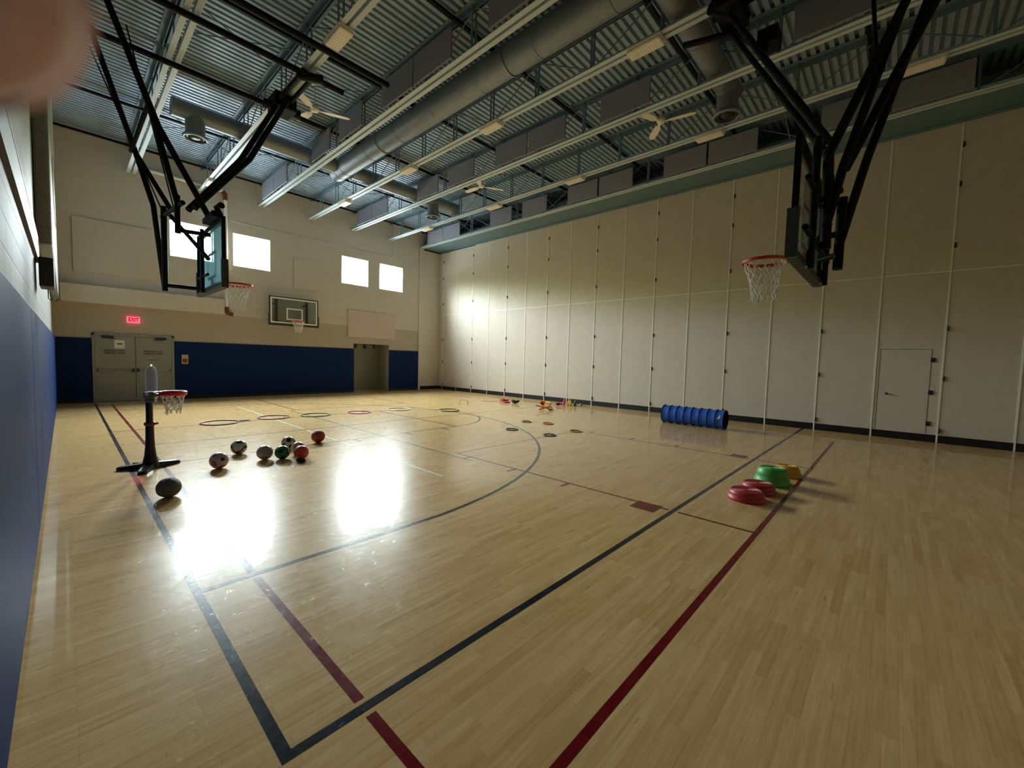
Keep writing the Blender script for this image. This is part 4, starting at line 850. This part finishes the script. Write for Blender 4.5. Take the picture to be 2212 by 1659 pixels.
def cone(label, x, y, rgb, ang, h=0.19, r=0.075):
    t = thing('toy_cone', label, 'toy cone', (x, y, 0), 'toy cones by the partition'); m = cmat('cone_%d_%d_%d' % rgb, rgb)
    M_ = Matrix.Rotation(ang, 3, 'Z') @ Matrix.Rotation(PI/2-math.atan((r-0.02)/h), 3, 'Y'); b = MB(); b.lathe([(r, 0.0), (0.02, h), (0.012, h-0.004), (r-0.008, 0.0), (r, 0.0)], (x, y, r+0.012), 24, M=M_); b.build('body', m, t)
    b = MB(); b.lathe([(r*1.25, -0.006), (r*1.25, 0.006), (r*0.9, 0.006), (r*0.9, -0.006), (r*1.25, -0.006)], (x, y, r+0.012), 4, M=M_, smooth=False); b.build('flange', m, t)
cone('orange-red toy cone lying on its side in front of a partition seam', 11.93, 9.45, (238, 96, 52), 0.3, 0.2, 0.085)
cone('yellow-orange toy cone lying on its side between the orange-red cone and the pins', 12.18, 9.24, (240, 166, 52), 2.2, 0.2, 0.075)
xx = thing('toy_hurdle', 'orange crossed plastic toy on the floor in front of the cones', 'toy', (10.85, 8.5, 0)); m = cmat('hurdle_orange', (226, 140, 36)); m2 = cmat('hurdle_dark_orange', (150, 88, 24))
b = MB(); b.bar((10.66, 8.72, 0.17), (11.02, 8.24, 0.03), 0.05, 0.035); b.build('leg', m, xx); b = MB(); b.bar((10.70, 8.62, 0.03), (11.0, 8.40, 0.15), 0.05, 0.035); b.build('leg', m, xx)
b = MB(); b.tube([Vector((10.93, 8.32, 0.075))+Vector((0.06*math.cos(a)*0.7, -0.06*math.cos(a)*0.7, 0.06*math.sin(a))) for a in [2*PI*k/20 for k in range(20)]], 0.014, 8, closed=True); b.build('ring', m2, xx)
sk = thing('skipping_rope', 'red skipping rope heap with a thin dark cord on the floor near the partition', 'skipping rope', (11.72, 11.15, 0)); rnd = random.Random(11)
pts = [Vector((11.72+0.14*math.cos(k*0.9)+rnd.uniform(-.03, .03), 11.2+0.2*math.sin(k*0.9)+rnd.uniform(-.03, .03), 0.02+0.09*abs(math.sin(k*0.7)))) for k in range(34)]
b = MB(); b.tube(pts, 0.016, 6); b.build('rope', cmat('rope_red', (206, 30, 50)), sk)
b = MB(); b.tube([(11.60, 11.35, 0.02), (11.45, 11.55, 0.008), (11.30, 11.75, 0.012), (11.22, 11.95, 0.008)], 0.006, 6); b.build('cord', M_DARK, sk); b = MB(); b.tube([(11.60, 10.95, 0.03), (11.66, 10.82, 0.045)], 0.03, 10); b.build('handle', cmat('rope_pink', (240, 110, 130)), sk)
b = MB(); cpt = [Vector((11.62+0.10*u, 10.72-0.30*u, 0.065+0.055*(2*u-1)**2)) for u in [k/10 for k in range(11)]]; b.tube(cpt, [0.03, 0.05, 0.06, 0.064, 0.064, 0.062, 0.06, 0.056, 0.05, 0.045, 0.03], 14)
b.tube([(11.58, 10.80, 0.03), (11.50, 10.90, 0.02), (11.46, 10.92, 0.018)], 0.02, 8); o = b.build('toy_bag', cmat('bag_black', (22, 16, 22), rough=0.6), origin=(11.66, 10.6, 0)); tag(o, 'curved black toy bag beside the red skipping rope', 'bag')
gh = thing('wire_goal', 'small pale wire stand alone near the far partition corner', 'toy goal', (9.67, 11.26, 0)); mw = cmat('pale_wire', (232, 228, 196))
for k, (x, y) in enumerate(((9.56, 11.34), (9.78, 11.18))):
    b = MB(); b.tube([(x-0.05, y-0.05, 0.01), (x-0.05, y-0.05, 0.17), (x+0.05, y+0.05, 0.17), (x+0.05, y+0.05, 0.01)], 0.010, 8); b.build('side', mw, gh)
b = MB(); b.tube([(9.56, 11.34, 0.17), (9.78, 11.18, 0.17)], 0.010, 8); b.build('top_bar', mw, gh)

# ================================================================== FINGERTIP OVER THE LENS
def C(r, u, f): return cam.matrix_world @ Vector((r, u, -f))
SK = mat('skin', (244, 208, 206), 0.9, spec=0.0, var=0.08, scale=260, bump=0.15, bscale=1500, sss=0.5)
fg = thing('fingertip', 'blurred fingertip of the photographer in the upper left corner', 'finger', C(-0.07, 0.05, 0.022))
T0 = Vector((-0.0385, 0.0275, 0.0260)); AX = Vector((-0.80, 0.56, 0.10)).normalized()
b = MB(); st = [(-0.0085, 0.0006), (-0.0078, 0.0033), (-0.006, 0.0056), (-0.003, 0.0076), (0.001, 0.0086), (0.008, 0.0090), (0.016, 0.0090), (0.022, 0.0087), (0.028, 0.0092), (0.040, 0.0094), (0.050, 0.0096), (0.058, 0.0098), (0.070, 0.0102), (0.085, 0.0108)]
b.tube([C(*(T0+AX*s)) for s, r in st], [r for s, r in st], 28); b.build('finger', SK, fg)
E1 = AX.cross(Vector((0, 0, 1))).normalized(); E2 = AX.cross(E1)
b = MB(); vs = []
for i in range(9):
    s = -0.0055+0.0015*i; rr = [0.0045, 0.0068, 0.0082, 0.0088, 0.0091, 0.0092, 0.0092, 0.0092, 0.0091][i]
    for k in range(9): a = math.radians(-48+12*k)*(0.55+0.45*min(1, i/3)); vs.append(C(*(T0+AX*s+(E2*math.cos(a)+E1*math.sin(a))*-(rr+0.0003))))
b.add(vs, [(i*9+k, i*9+k+1, (i+1)*9+k+1, (i+1)*9+k) for i in range(8) for k in range(8)], 0, True); b.build('nail', mat('fingernail', (214, 168, 152), 0.9, spec=0.0, sss=0.3), fg)
